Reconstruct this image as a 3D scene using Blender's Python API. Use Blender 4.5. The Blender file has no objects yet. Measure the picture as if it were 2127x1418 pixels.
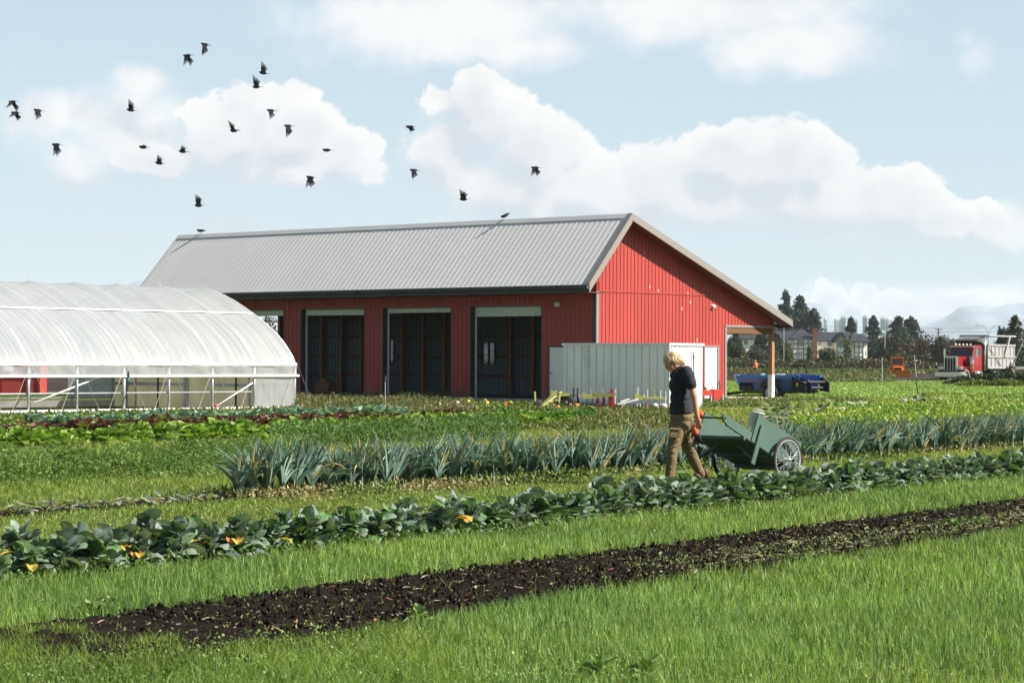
import bpy, math, random
import numpy as np
from mathutils import Vector, Matrix
rng = np.random.default_rng(7); random.seed(7)
S = bpy.context.scene; COL = S.collection
# ---------------- camera ----------------
F, HZ, ROLL, CH = 4914.9, 747.9, 0.0046, 1.65
cam = bpy.data.cameras.new('camera'); camo = bpy.data.objects.new('camera', cam); COL.objects.link(camo)
cam.sensor_width = 36; cam.lens = F/2127*36; cam.shift_y = (HZ-709)/2127
cam.clip_start = .5; cam.clip_end = 60000
camo.location = (0, 0, CH)
camo.rotation_euler = (Matrix.Rotation(math.pi/2, 3, 'X') @ Matrix.Rotation(ROLL, 3, 'Z')).to_euler()
cam.dof.use_dof = True; cam.dof.focus_distance = 38; cam.dof.aperture_fstop = 16
S.camera = camo
HAZE = 7e-5
# ---------------- sun, sky, exposure ----------------
YAW = 0.7233
cu, su_ = math.cos(YAW), math.sin(YAW)
SUNV = Vector((cu+su_*.6, -su_+cu*.6, .98)).normalized()
sun = bpy.data.lights.new('sun', 'SUN'); suno = bpy.data.objects.new('sun', sun); COL.objects.link(suno)
sun.energy = 5.0; sun.angle = math.radians(.53); sun.color = (1, .93, .84)
suno.rotation_euler = SUNV.to_track_quat('Z', 'Y').to_euler()
el = math.asin(SUNV.z); az = math.atan2(SUNV.x, SUNV.y)
w = bpy.data.worlds.new('World'); S.world = w; w.use_nodes = True
S.view_settings.view_transform = 'Standard'; S.view_settings.look = 'None'
S.view_settings.exposure = 1.2; S.view_settings.gamma = 1
S.render.engine = 'CYCLES'
S.cycles.use_denoising = True
S.cycles.max_bounces = 8; S.cycles.transparent_max_bounces = 16; S.cycles.volume_bounces = 1
S.cycles.use_adaptive_sampling = True; S.cycles.adaptive_threshold = .02
S.cycles.caustics_reflective = False; S.cycles.caustics_refractive = False

class NT:
    def __init__(s, nt): s.nt = nt; nt.nodes.clear()
    def n(s, t, **kw):
        nd = s.nt.nodes.new(t)
        for k, v in kw.items():
            if k[0] == 'i' and k[1:].isdigit(): s.set(nd.inputs[int(k[1:])], v)
            elif hasattr(nd, k) and not isinstance(v, (bpy.types.NodeSocket,)): setattr(nd, k, v)
            else: s.set(nd.inputs[k.replace('_', ' ')], v)
        return nd
    def set(s, inp, v):
        if isinstance(v, bpy.types.NodeSocket): s.nt.links.new(v, inp)
        elif isinstance(v, bpy.types.Node): s.nt.links.new(v.outputs[0], inp)
        else:
            if hasattr(inp.default_value, '__len__') and len(inp.default_value) == 4 and hasattr(v, '__len__') and len(v) == 3: v = tuple(v)+(1,)
            inp.default_value = v
    def m(s, op, a, b=0.0, c=None, clamp=False):
        nd = s.nt.nodes.new('ShaderNodeMath'); nd.operation = op; nd.use_clamp = clamp
        s.set(nd.inputs[0], a); s.set(nd.inputs[1], b)
        if c is not None: s.set(nd.inputs[2], c)
        return nd.outputs[0]
    def mix(s, f, a, b, t='MIX'):
        nd = s.nt.nodes.new('ShaderNodeMix'); nd.data_type = 'RGBA'; nd.blend_type = t
        s.set(nd.inputs[0], f); s.set(nd.inputs[6], a); s.set(nd.inputs[7], b); return nd.outputs[2]
    def ramp(s, v, a, b, x=0., y=1., smooth=True):
        nd = s.nt.nodes.new('ShaderNodeMapRange')
        if smooth: nd.interpolation_type = 'SMOOTHSTEP'
        s.set(nd.inputs[0], v); nd.inputs[1].default_value = a; nd.inputs[2].default_value = b
        nd.inputs[3].default_value = x; nd.inputs[4].default_value = y
        return nd.outputs[0]
# cloud density as a function of the view direction: group with a vector (tan-azimuth, tan-elevation) in
def P2(px, py): return ((px-1063.5)/F*100, (HZ-py)/F*100)
CRISP = [(990,250,112,92),(1100,322,125,92),(930,330,95,95),(1060,395,170,68),(1230,395,140,78),(1370,385,130,85),(1500,345,120,82),
 (1600,350,130,86),(1690,345,70,72),(1480,425,250,62),(1700,425,210,72),(1860,425,115,66),(1960,460,85,48),(2045,462,48,44),
 (515,290,140,96),(610,290,115,88),(705,335,85,75),(610,355,180,48),(450,320,90,60),(330,340,110,40),(1720,625,38,30),(1850,645,85,34),(1985,632,80,30),(2070,642,95,34),(1795,612,28,20),(980,215,75,60),(1300,420,420,62)]
SOFT = [(470,466,62,24),(260,295,125,95),(215,315,110,70),(250,270,70,55),(2000,612,130,40),(1700,640,120,40),(1950,655,190,40),(900,50,260,75),(1010,105,190,32),(1420,20,330,62),(1650,95,190,52),(160,250,140,45),(290,178,52,32),
 (2100,470,70,35),(2300,500,60,30)]
FAINT = [(2022,112,50,40),(1990,80,30,24),(1830,540,50,12),(235,490,40,16),(210,385,160,26),(370,412,110,28),(20,392,50,20),(1900,500,330,18)]
g = bpy.data.node_groups.new('clouds', 'ShaderNodeTree')
g.interface.new_socket('P', in_out='INPUT', socket_type='NodeSocketVector')
g.interface.new_socket('D', in_out='OUTPUT', socket_type='NodeSocketFloat')
g.interface.new_socket('Soft', in_out='OUTPUT', socket_type='NodeSocketFloat')
T = NT(g); gi = T.n('NodeGroupInput'); go = T.n('NodeGroupOutput')
n1 = T.n('ShaderNodeTexNoise', Vector=gi.outputs[0], Scale=.42, Detail=9., Roughness=.56)
n2 = T.n('ShaderNodeTexVoronoi', Vector=gi.outputs[0], Scale=.8); n2.feature = 'SMOOTH_F1'
n3 = T.n('ShaderNodeTexNoise', Vector=gi.outputs[0], Scale=1.3, Detail=9., Roughness=.62)
n4 = T.n('ShaderNodeTexVoronoi', Vector=gi.outputs[0], Scale=3.2); n4.feature = 'SMOOTH_F1'
dis = T.n('ShaderNodeVectorMath', i0=n1.outputs['Color'], i1=(.5, .5, .5)); dis.operation = 'SUBTRACT'
dis2 = T.n('ShaderNodeVectorMath', i0=dis.outputs[0], i1=(2.2, 1.6, 0)); dis2.operation = 'MULTIPLY'
pp = T.n('ShaderNodeVectorMath', i0=gi.outputs[0], i1=dis2.outputs[0]); pp.operation = 'ADD'
def field(blobs):
    acc = None
    for (x, y, rx, ry) in blobs:
        cx, cy = P2(x, y)
        a = T.n('ShaderNodeVectorMath', i0=pp.outputs[0], i1=(cx, cy, 0)); a.operation = 'SUBTRACT'
        b = T.n('ShaderNodeVectorMath', i0=a.outputs[0], i1=(F/rx/100, F/ry/100, 0)); b.operation = 'MULTIPLY'
        l = T.n('ShaderNodeVectorMath', i0=b.outputs[0]); l.operation = 'LENGTH'
        v = l.outputs['Value']
        acc = v if acc is None else T.m('SMOOTH_MIN', acc, v, .12)
    return T.m('SUBTRACT', 1.32, acc)
d1 = field(CRISP)
d1 = T.m('ADD', d1, T.m('MULTIPLY', T.m('SUBTRACT', n3.outputs[0], .5), .50))
d1 = T.m('SUBTRACT', d1, T.m('MULTIPLY', T.m('SUBTRACT', n2.outputs[0], .3), .36))
d1 = T.m('SUBTRACT', d1, T.m('MULTIPLY', T.m('SUBTRACT', n4.outputs[0], .3), .12))
d2 = T.m('ADD', field(SOFT), T.m('MULTIPLY', T.m('SUBTRACT', n1.outputs[0], .5), 2.0))
d2 = T.m('MAXIMUM', d2, T.m('SUBTRACT', T.m('MULTIPLY', T.m('ADD', field(FAINT), T.m('MULTIPLY', T.m('SUBTRACT', n1.outputs[0], .5), 2.2), clamp=True), .62), .3))
T.set(go.inputs[0], d1); T.set(go.inputs[1], d2)

T = NT(w.node_tree)
tc = T.n('ShaderNodeTexCoord'); sep = T.n('ShaderNodeSeparateXYZ', i0=tc.outputs['Generated'])
yy = T.m('MAXIMUM', T.m('ABSOLUTE', sep.outputs[1]), .05)
cx = T.m('MULTIPLY', T.m('DIVIDE', sep.outputs[0], yy), 100.)
cz = T.m('MULTIPLY', T.m('DIVIDE', sep.outputs[2], yy), 100.)
vec = T.n('ShaderNodeCombineXYZ', i0=cx, i1=cz, i2=sep.outputs[1])
sky = T.n('ShaderNodeTexSky'); sky.sky_type = 'NISHITA'; sky.sun_disc = False
sky.sun_elevation = el; sky.sun_rotation = az; sky.altitude = 0; sky.air_density = 1.0; sky.dust_density = .6; sky.ozone_density = 1.5
skyc = T.mix(.0, sky.outputs[0], (1, 1, 1))
ca = T.n('ShaderNodeGroup'); ca.node_tree = g; T.set(ca.inputs[0], vec)
off = T.n('ShaderNodeVectorMath', i0=vec, i1=(.5, 1.0, 0)); off.operation = 'ADD'
cb = T.n('ShaderNodeGroup'); cb.node_tree = g; T.set(cb.inputs[0], off)
lit = T.m('SUBTRACT', ca.outputs[0], cb.outputs[0])          # > 0 at the sunward, upper edges
sepv = T.n('ShaderNodeSeparateXYZ', i0=vec)
br = T.ramp(lit, -.45, .35, 0., 1.)
nz = T.n('ShaderNodeTexNoise', Vector=vec, Scale=.45, Detail=7., Roughness=.55)
core = T.ramp(ca.outputs[0], .1, 1.1, 0., .42)                  # deep cloud is a little greyer than its rim
br2 = T.m('SUBTRACT', T.m('ADD', T.m('MULTIPLY', br, .75), T.m('MULTIPLY', T.m('SUBTRACT', nz.outputs[0], .38), 1.1)), core, clamp=True)
CLK = 9.0
cc = T.mix(br2, (.66*CLK, .69*CLK, .75*CLK), (1.0*CLK, .985*CLK, .965*CLK))
soft_edge = T.ramp(lit, -.2, .35, 1.1, .17)
a1 = T.n('ShaderNodeMapRange', i0=ca.outputs[0], i1=0.02, i2=soft_edge); a1.interpolation_type = 'SMOOTHSTEP'
a2 = T.ramp(ca.outputs[1], -.3, .95, 0., .86)
# thin cloud elsewhere, off the picture
ng = T.n('ShaderNodeTexNoise', Vector=tc.outputs['Generated'], Scale=3.5, Detail=7., Roughness=.6)
ag = T.m('MULTIPLY', T.ramp(ng.outputs[0], .54, .72, 0., .5), T.ramp(sep.outputs[2], .17, .3, 0., 1.))
al = T.m('MAXIMUM', T.m('MAXIMUM', a1.outputs[0], a2), ag)
al = T.m('MULTIPLY', al, T.ramp(sep.outputs[2], .0, .01, 0., 1.))
front = T.ramp(sep.outputs[1], -.15, .35, 0., 1.)
al = T.m('MULTIPLY', al, T.ramp(sep.outputs[1], -.15, .35, .12, 1.))
veil = T.mix(T.m('MULTIPLY', T.m('MULTIPLY', T.m('ADD', T.m('MULTIPLY', front, .82), .18), T.ramp(sep.outputs[2], .0, .17, .62, .56)) , T.ramp(sep.outputs[2], .17, .42, 1., .15)), T.mix(1., skyc, (1.0, .93, .86), 'MULTIPLY'), (.70*CLK, .87*CLK, 1.02*CLK))
fin = T.mix(al, veil, cc)
bg = T.n('ShaderNodeBackground', Color=fin, Strength=.05); T.n('ShaderNodeOutputWorld', i0=bg)

# ---------------- helpers ----------------
CR, SR = math.cos(ROLL), math.sin(ROLL)
def rdir(px, py):
    x, y = px-1063.5, py-HZ
    return ((CR*x+SR*y)/F, -(-SR*x+CR*y)/F)
def W(px, py, Y):
    a, b = rdir(px, py); return Vector((a*Y, Y, CH+b*Y))
def G(px, py):
    a, b = rdir(px, py); Y = -CH/b; return Vector((a*Y, Y, 0))
def proj(x, y, z):
    a = x/y*F; b = -(z-CH)/y*F
    return 1063.5+CR*a-SR*b, HZ+SR*a+CR*b
def tag(o, label=None, cat=None, group=None, kind=None):
    if label: o['label'] = label
    if cat: o['category'] = cat
    if group: o['group'] = group
    if kind: o['kind'] = kind
    return o
def empty(name, loc=(0, 0, 0), rz=0, label=None, cat=None, group=None, kind=None):
    o = bpy.data.objects.new(name, None); COL.objects.link(o); o.location = loc; o.rotation_euler = (0, 0, rz)
    o.empty_display_size = .1
    return tag(o, label, cat, group, kind)
def link(name, me, parent=None, label=None, cat=None, group=None, kind=None):
    o = bpy.data.objects.new(name, me); COL.objects.link(o)
    if parent: o.parent = parent
    return tag(o, label, cat, group, kind)
def npmesh(name, V, Fs, mats, col=None, smooth=False, mi=None):
    """V (n,3); Fs: array (m,3|4) or list of index lists"""
    me = bpy.data.meshes.new(name); V = np.asarray(V, dtype=np.float32)
    me.vertices.add(len(V)); me.vertices.foreach_set('co', V.ravel())
    if isinstance(Fs, np.ndarray):
        m, k = Fs.shape; li = Fs.ravel().astype(np.int32); ls = np.arange(m, dtype=np.int32)*k
    else:
        li = np.array([i for f in Fs for i in f], dtype=np.int32); lens = np.array([len(f) for f in Fs]); m = len(Fs)
        ls = np.concatenate([[0], np.cumsum(lens)[:-1]]).astype(np.int32)
    me.loops.add(len(li)); me.loops.foreach_set('vertex_index', li)
    me.polygons.add(m); me.polygons.foreach_set('loop_start', ls)
    for mt in (mats if isinstance(mats, (list, tuple)) else [mats]): me.materials.append(mt)
    if mi is not None: me.polygons.foreach_set('material_index', np.asarray(mi, dtype=np.int32))
    me.polygons.foreach_set('use_smooth', np.full(m, bool(smooth)))
    me.update(calc_edges=True)
    if col is not None:
        ca_ = me.color_attributes.new('Col', 'FLOAT_COLOR', 'POINT')
        c = np.ones((len(V), 4), dtype=np.float32); c[:, :3] = np.asarray(col)[:, :3]
        ca_.data.foreach_set('color', c.ravel())
    me.validate()
    return me
class MB:
    """collects shapes into one mesh"""
    def __init__(s): s.V = []; s.F = []; s.M = []; s.mi = 0
    def add(s, vs, fs):
        b = len(s.V); s.V += [tuple(v) for v in vs]
        for f in fs: s.F.append([b+i for i in f]); s.M.append(s.mi)
        return s
    def box(s, x0, x1, y0, y1, z0, z1):
        v = [(x, y, z) for x in (x0, x1) for y in (y0, y1) for z in (z0, z1)]
        return s.add(v, [(0,1,3,2),(4,6,7,5),(0,4,5,1),(2,3,7,6),(0,2,6,4),(1,5,7,3)])
    def bev(s, x0, x1, y0, y1, z0, z1, b):
        """box with chamfered vertical+horizontal edges"""
        vs = []
        for sx, xa, xb in ((0, x0, x0+b), (1, x1, x1-b)):
            pass
        cx, cy, cz = (x0+x1)/2, (y0+y1)/2, (z0+z1)/2; hx, hy, hz = abs(x1-x0)/2, abs(y1-y0)/2, abs(z1-z0)/2
        b = min(b, hx*.9, hy*.9, hz*.9)
        idx = {}
        for a in (-1, 1):
            for c in (-1, 1):
                for d in (-1, 1):
                    idx[(a, c, d, 0)] = len(vs); vs.append((cx+a*hx, cy+c*(hy-b), cz+d*(hz-b)))
                    idx[(a, c, d, 1)] = len(vs); vs.append((cx+a*(hx-b), cy+c*hy, cz+d*(hz-b)))
                    idx[(a, c, d, 2)] = len(vs); vs.append((cx+a*(hx-b), cy+c*(hy-b), cz+d*hz))
        fs = []
        for a in (-1, 1):
            fs.append([idx[(a,-1,-1,0)], idx[(a,1,-1,0)], idx[(a,1,1,0)], idx[(a,-1,1,0)]])
            fs.append([idx[(-1,a,-1,1)], idx[(1,a,-1,1)], idx[(1,a,1,1)], idx[(-1,a,1,1)]])
            fs.append([idx[(-1,-1,a,2)], idx[(1,-1,a,2)], idx[(1,1,a,2)], idx[(-1,1,a,2)]])
            for c in (-1, 1):
                fs.append([idx[(a,c,-1,0)], idx[(a,c,1,0)], idx[(a,c,1,1)], idx[(a,c,-1,1)]])
                fs.append([idx[(a,-1,c,0)], idx[(a,1,c,0)], idx[(a,1,c,2)], idx[(a,-1,c,2)]])
                fs.append([idx[(-1,a,c,1)], idx[(1,a,c,1)], idx[(1,a,c,2)], idx[(-1,a,c,2)]])
                for d in (-1, 1): fs.append([idx[(a,c,d,0)], idx[(a,c,d,1)], idx[(a,c,d,2)]])
        return s.add(vs, fs)
    def bar(s, p, q, w, h=None, up=(0, 0, 1)):
        p, q = Vector(p), Vector(q); d = (q-p).normalized(); h = h or w
        up = Vector(up)
        if abs(d.dot(up)) > .99: up = Vector((1, 0, 0))
        a = d.cross(up).normalized()*w/2; b = a.cross(d).normalized()*h/2
        v = [e+sx*a+sz*b for e in (p, q) for sx, sz in ((-1,-1),(1,-1),(1,1),(-1,1))]
        return s.add(v, [(3,2,1,0),(4,5,6,7),(0,1,5,4),(1,2,6,5),(2,3,7,6),(3,0,4,7)])
    def tube(s, pts, r, n=8, cap=True):
        pts = [Vector(p) for p in pts]; rs = r if hasattr(r, '__len__') else [r]*len(pts)
        vs = []; fs = []; prev = None
        for i, p in enumerate(pts):
            d = (pts[min(i+1, len(pts)-1)]-pts[max(i-1, 0)]).normalized()
            if prev is None:
                a = d.cross(Vector((0, 0, 1)) if abs(d.z) < .9 else Vector((1, 0, 0))).normalized()
            else: a = (prev-d*prev.dot(d)).normalized()
            prev = a; b = d.cross(a)
            for k in range(n):
                t = 2*math.pi*k/n; vs.append(p+(a*math.cos(t)+b*math.sin(t))*rs[i])
        for i in range(len(pts)-1):
            for k in range(n):
                fs.append((i*n+k, i*n+(k+1)%n, (i+1)*n+(k+1)%n, (i+1)*n+k))
        if cap: fs.append(tuple(range(n))[::-1]); fs.append(tuple((len(pts)-1)*n+k for k in range(n)))
        return s.add(vs, fs)
    def lathe(s, prof, c=(0, 0, 0), axis='Z', n=24, closed=False):
        vs = []; fs = []; k = len(prof)
        for i in range(n):
            t = 2*math.pi*i/n
            for r, h in prof:
                x, y = r*math.cos(t), r*math.sin(t)
                v = {'Z': (x, y, h), 'Y': (x, h, y), 'X': (h, x, y)}[axis]
                vs.append((v[0]+c[0], v[1]+c[1], v[2]+c[2]))
        for i in range(n):
            j = (i+1) % n
            for a in range(k if closed else k-1):
                b2 = (a+1) % k; fs.append((i*k+a, j*k+a, j*k+b2, i*k+b2))
        return s.add(vs, fs)
    def prism(s, poly, axis, a, b):
        """poly in the two other axes, extruded along axis from a to b"""
        n = len(poly); vs = []
        for t in (a, b):
            for p in poly:
                vs.append({'X': (t, p[0], p[1]), 'Y': (p[0], t, p[1]), 'Z': (p[0], p[1], t)}[axis])
        fs = [tuple(range(n))[::-1], tuple(range(n, 2*n))]+[(i, (i+1) % n, n+(i+1) % n, n+i) for i in range(n)]
        return s.add(vs, fs)
    def ell(s, c, r, n=10, m=7, rot=None):
        vs = []; fs = []; c = Vector(c)
        R = rot or Matrix.Identity(3)
        for j in range(1, m):
            ph = math.pi*j/m
            for i in range(n):
                t = 2*math.pi*i/n
                vs.append(c+R@Vector((r[0]*math.sin(ph)*math.cos(t), r[1]*math.sin(ph)*math.sin(t), r[2]*math.cos(ph))))
        top = len(vs); vs.append(c+R@Vector((0, 0, r[2]))); vs.append(c+R@Vector((0, 0, -r[2])))
        for j in range(m-2):
            for i in range(n): fs.append((j*n+i, (j+1)*n+i, (j+1)*n+(i+1) % n, j*n+(i+1) % n))
        for i in range(n): fs.append((top, i, (i+1) % n)); fs.append((top+1, (m-2)*n+(i+1) % n, (m-2)*n+i))
        return s.add(vs, fs)
    def mesh(s, name, mats, smooth=False):
        return npmesh(name, s.V, s.F, mats, smooth=smooth, mi=s.M)
    def build(s, name, mats, parent=None, smooth=False, **kw):
        return link(name, s.mesh(name, mats, smooth), parent, **kw)
MATS = {}
def mat(name, c, rough=.7, metal=0., var=.12, scale=6., bump=0., spec=.3, col=False, trans=0., coat=0., stretch=(1, 1, 1), var2=None, tint=(1.25, 1.3, .55)):
    if name in MATS: return MATS[name]
    m = bpy.data.materials.new(name); m.use_nodes = True; T = NT(m.node_tree); MATS[name] = m
    tc = T.n('ShaderNodeTexCoord'); mp = T.n('ShaderNodeMapping', Vector=tc.outputs['Object'], Scale=stretch)
    nz = T.n('ShaderNodeTexNoise', Vector=mp, Scale=scale, Detail=6., Roughness=.62)
    f = T.ramp(nz.outputs[0], .3, .7, 1-var, 1+var, smooth=False)
    base = (T.n('ShaderNodeAttribute', attribute_name='Col').outputs['Color'] if col else c)
    mul = T.n('ShaderNodeVectorMath'); mul.operation = 'SCALE'
    if col: T.set(mul.inputs[0], base)
    else: mul.inputs[0].default_value = c
    T.set(mul.inputs['Scale'], f); cc = mul.outputs[0]
    if var2:
        nb = T.n('ShaderNodeTexNoise', Vector=mp, Scale=var2[1], Detail=8., Roughness=.7)
        cc = T.mix(T.ramp(nb.outputs[0], var2[2], var2[2]+.15), cc, var2[0])
    p = T.n('ShaderNodeBsdfPrincipled', Base_Color=cc, Roughness=rough, Metallic=metal)
    p.inputs['Specular IOR Level'].default_value = spec; p.inputs['Coat Weight'].default_value = coat
    if bump:
        b = T.n('ShaderNodeBump', Strength=1., Distance=bump, Height=nz.outputs[0]); T.set(p.inputs['Normal'], b)
    out = p
    if trans:
        t = T.n('ShaderNodeBsdfTranslucent', Color=T.mix(1., cc, tint, 'MULTIPLY'))
        out = T.n('ShaderNodeMixShader', i0=trans, i1=p, i2=t)
    T.n('ShaderNodeOutputMaterial', i0=out)
    return m
def vnoise(x, y, seed=0, octs=4, f=1., gain=.5):
    """value noise on numpy arrays, 0..1"""
    r = np.random.default_rng(seed); tab = r.random((256, 256)); out = 0; amp = 1; tot = 0
    for o in range(octs):
        xx, yv = x*f+13.7*o, y*f+5.1*o; xi, yi = np.floor(xx).astype(int), np.floor(yv).astype(int); fx, fy = xx-xi, yv-yi
        fx = fx*fx*(3-2*fx); fy = fy*fy*(3-2*fy)
        t = lambda a, b: tab[a % 256, b % 256]
        out = out+amp*((t(xi, yi)*(1-fx)+t(xi+1, yi)*fx)*(1-fy)+(t(xi, yi+1)*(1-fx)+t(xi+1, yi+1)*fx)*fy); tot += amp; amp *= gain; f *= 2
    return out/tot
def tonemul(c, k): return (c[0]*k, c[1]*k, c[2]*k)
# ---------------- ground ----------------
def ground_mat():
    m = bpy.data.materials.new('ground'); m.use_nodes = True; T = NT(m.node_tree)
    tc = T.n('ShaderNodeTexCoord')
    a = T.n('ShaderNodeTexNoise', Vector=tc.outputs['Object'], Scale=3., Detail=10., Roughness=.7)
    b = T.n('ShaderNodeTexNoise', Vector=tc.outputs['Object'], Scale=.12, Detail=5., Roughness=.6)
    c = T.n('ShaderNodeTexNoise', Vector=tc.outputs['Object'], Scale=30., Detail=4., Roughness=.7)
    c1 = T.mix(T.ramp(a.outputs[0], .38, .62), (.035, .065, .012), (.085, .12, .022))
    c2 = T.mix(T.ramp(b.outputs[0], .45, .65, 0, .55), c1, (.17, .17, .05))
    c3 = T.mix(T.ramp(c.outputs[0], .35, .6), T.mix(.55, c2, (.02, .022, .008)), c2)
    p = T.n('ShaderNodeBsdfPrincipled', Base_Color=c3, Roughness=.9)
    p.inputs['Specular IOR Level'].default_value = .1
    bp = T.n('ShaderNodeBump', Strength=1., Distance=.06, Height=a.outputs[0]); T.set(p.inputs['Normal'], bp)
    T.n('ShaderNodeOutputMaterial', i0=p); return m
GM = ground_mat()
xs = np.concatenate([[-9000, -3000, -600, -120], np.arange(-40, 61, 2.), [120, 600, 3000, 9000]])
ys = np.concatenate([[-60, 0], np.arange(8, 120, 2.), [140, 200, 400, 1000, 3000, 9500]])
gx, gy = np.meshgrid(xs, ys); gz = gx*0
V = np.stack([gx.ravel(), gy.ravel(), gz.ravel()], 1); nx = len(xs)
Q = np.array([(j*nx+i, j*nx+i+1, (j+1)*nx+i+1, (j+1)*nx+i) for j in range(len(ys)-1) for i in range(nx-1)])
link('ground', npmesh('ground', V, Q, GM), kind='structure')

# ---------------- barn ----------------
C0 = Vector((3.2041, 90.07)); ZB = .15; HB = 4.303; HR = 7.239; VR = 1.3575; OE = 1.2048; HE = 4.5; VB = 12.12; VP = 11.67; VH = 8.22; LB = 25.2; O1 = .6; HD = 3.79
PF = (HR-HE)/(VR+OE); PBk = .365
def blx(px, v=0., py=745):
    a, _ = rdir(px, py); Y = (C0.x*su_+C0.y*cu+v)/(a*su_+cu)
    return (a*Y-C0.x)*cu-(Y-C0.y)*su_
def bly(px, x=0., py=745):
    a, _ = rdir(px, py); Y = (x+C0.x*cu-C0.y*su_)/(a*cu-su_)
    return (a*Y-C0.x)*su_+(Y-C0.y)*cu
M_red = mat('red_siding', (.335, .046, .038), rough=.5, var=.12, scale=.8, spec=.35, var2=((.30, .045, .038), 2.0, .6), stretch=(1, 1, .3))
_T = M_red.node_tree; _p = [n for n in _T.nodes if n.type == 'BSDF_PRINCIPLED'][0]; _src = _p.inputs['Base Color'].links[0].from_socket
T = NT.__new__(NT); T.nt = _T
_tc = T.n('ShaderNodeTexCoord'); _s = T.n('ShaderNodeSeparateXYZ', i0=_tc.outputs['Object']); _nz = T.n('ShaderNodeTexNoise', Vector=_tc.outputs['Object'], Scale=2.2, Detail=8., Roughness=.7)
_st = T.n('ShaderNodeMapping', Vector=_tc.outputs['Object'], Scale=(5., 5., .25)); _n2 = T.n('ShaderNodeTexNoise', Vector=_st, Scale=1.5, Detail=6., Roughness=.6)
_m = T.m('MULTIPLY', T.ramp(T.m('SUBTRACT', _s.outputs[2], T.m('MULTIPLY', _nz.outputs[0], .9)), -.3, .25, 1., 0.), .6)     # mud splashed up from the ground
_c = T.mix(_m, T.mix(T.ramp(_n2.outputs[0], .52, .75, 0., .22), _src, (.42, .09, .075)), (.20, .12, .08))
T.set(_p.inputs['Base Color'], _c)
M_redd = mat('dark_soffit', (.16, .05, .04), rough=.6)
M_roof = mat('grey_roof', (.66, .65, .62), rough=.5, var=.05, scale=.5, spec=.35)
M_trim = mat('grey_trim', (.22, .205, .19), rough=.5, var=.05)
M_dtrim = mat('dark_trim', (.045, .05, .055), rough=.5)
M_gut = mat('gutter', (.06, .066, .075), rough=.45)
M_wht = mat('white_paint', (.72, .74, .73), rough=.5, var=.04)
M_conc = mat('concrete', (.50, .44, .38), rough=.9, var=.2, scale=3., bump=.01)
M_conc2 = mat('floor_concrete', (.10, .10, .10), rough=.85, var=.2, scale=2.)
M_wood = mat('timber', (.36, .17, .065), rough=.75, var=.25, scale=5., stretch=(6, 6, .5))
M_woodd = mat('timber_dark', (.13, .065, .03), rough=.8, var=.3, scale=5., stretch=(4, 4, .5))
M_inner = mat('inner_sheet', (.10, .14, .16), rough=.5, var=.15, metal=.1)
M_glass = mat('dark_glass', (.05, .06, .07), rough=.08, spec=.8)
barn = empty('barn', (C0.x, C0.y, 0), -YAW, 'long red metal barn with grey ribbed roof and open bays', 'barn')
fs_ = [(638, 757, .25), (808, 937, .19), (990, 1125, .38)]            # door pixel spans, curtain drops
bays = []
for a, b, d in fs_: bays.append((blx(a-2, .25)-.07, blx(b), d))
x0l = bays[0][0]-(bays[1][0]-bays[0][0])
bays.insert(0, (x0l, x0l+bays[0][1]-bays[0][0], .25))
# far bays keep the same rhythm
step = bays[2][0]-bays[1][0]
sd = (blx(1139), blx(1181), 2.06)                                   # small white door
def wall_top_front(x): return HB
# front wall: solid pieces between openings, with ribs
mb = MB(); T0, T1 = 0, .2
edges = [-LB]
for a, b, d in bays: edges += [a, b]
edges.append(0)
for i in range(0, len(edges), 2):
    x0, x1 = edges[i], edges[i+1]
    if i == len(edges)-2:
        mb.box(x0, sd[0], 0, .2, ZB, HD); mb.box(sd[1], x1, 0, .2, ZB, HD); mb.box(sd[0], sd[1], 0, .2, sd[2]+ZB, HD)
    else: mb.box(x0, x1, 0, .2, ZB, HD)
mb.box(-LB, 0, 0, .2, HD, HB+.35)
x = -.12
while x > -LB:
    z0 = ZB
    for a, b, d in bays:
        if a-.05 < x < b+.05: z0 = HD+.1
    if sd[0]-.05 < x < sd[1]+.05: z0 = ZB+sd[2]+.1
    mb.prism([(x-.022, 0), (x-.01, -.02), (x+.01, -.02), (x+.022, 0)], 'Z', z0, HB+.3)
    x -= .235
mb.build('front_wall', M_red, barn)
# gable wall
def roofz(y): return HR-(VR-y)*PF if y < VR else HR-(y-VR)*PBk
HH = 3.083
mb = MB()
gd = (bly(1462.5), bly(1491.5), 2.12)
th = .15
def gpoly(y0, y1, z0):
    pts = [(y0, z0), (y1, z0), (y1, roofz(y1)-.13)]
    if y0 < VR < y1: pts.append((VR, HR-.13))
    pts.append((y0, roofz(y0)-.13)); mb.prism(pts, 'X', -th, 0)
gpoly(.2, gd[0], ZB); gpoly(gd[0], gd[1], ZB+gd[2]); gpoly(gd[1], VH, ZB); gpoly(VH, VP, HH+.0)
mb.prism([(.001, HB), (.2, HB), (.2, roofz(.2)-.13), (.001, roofz(.001)-.13)], 'X', -th, 0)
y = .12
while y < VP:
    z0 = ZB if y < VH else HH
    if gd[0]-.05 < y < gd[1]+.05: z0 = ZB+gd[2]+.08
    for (za, zb_) in ((z0, min(HB-.02, roofz(y)-.14)), (HB+.04, roofz(y)-.14)):
        if zb_ > za+.05: mb.prism([(0, y-.02), (.02, y-.009), (.02, y+.009), (0, y+.02)], 'Z', za, zb_)
    y += .22
mb.build('gable_wall', M_red, barn)
mb = MB(); mb.box(0, .03, .1, bly(1530), HB-.02, HB+.03); mb.build('joint_flashing', M_red, barn)
# other walls
mb = MB(); wx = []
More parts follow.
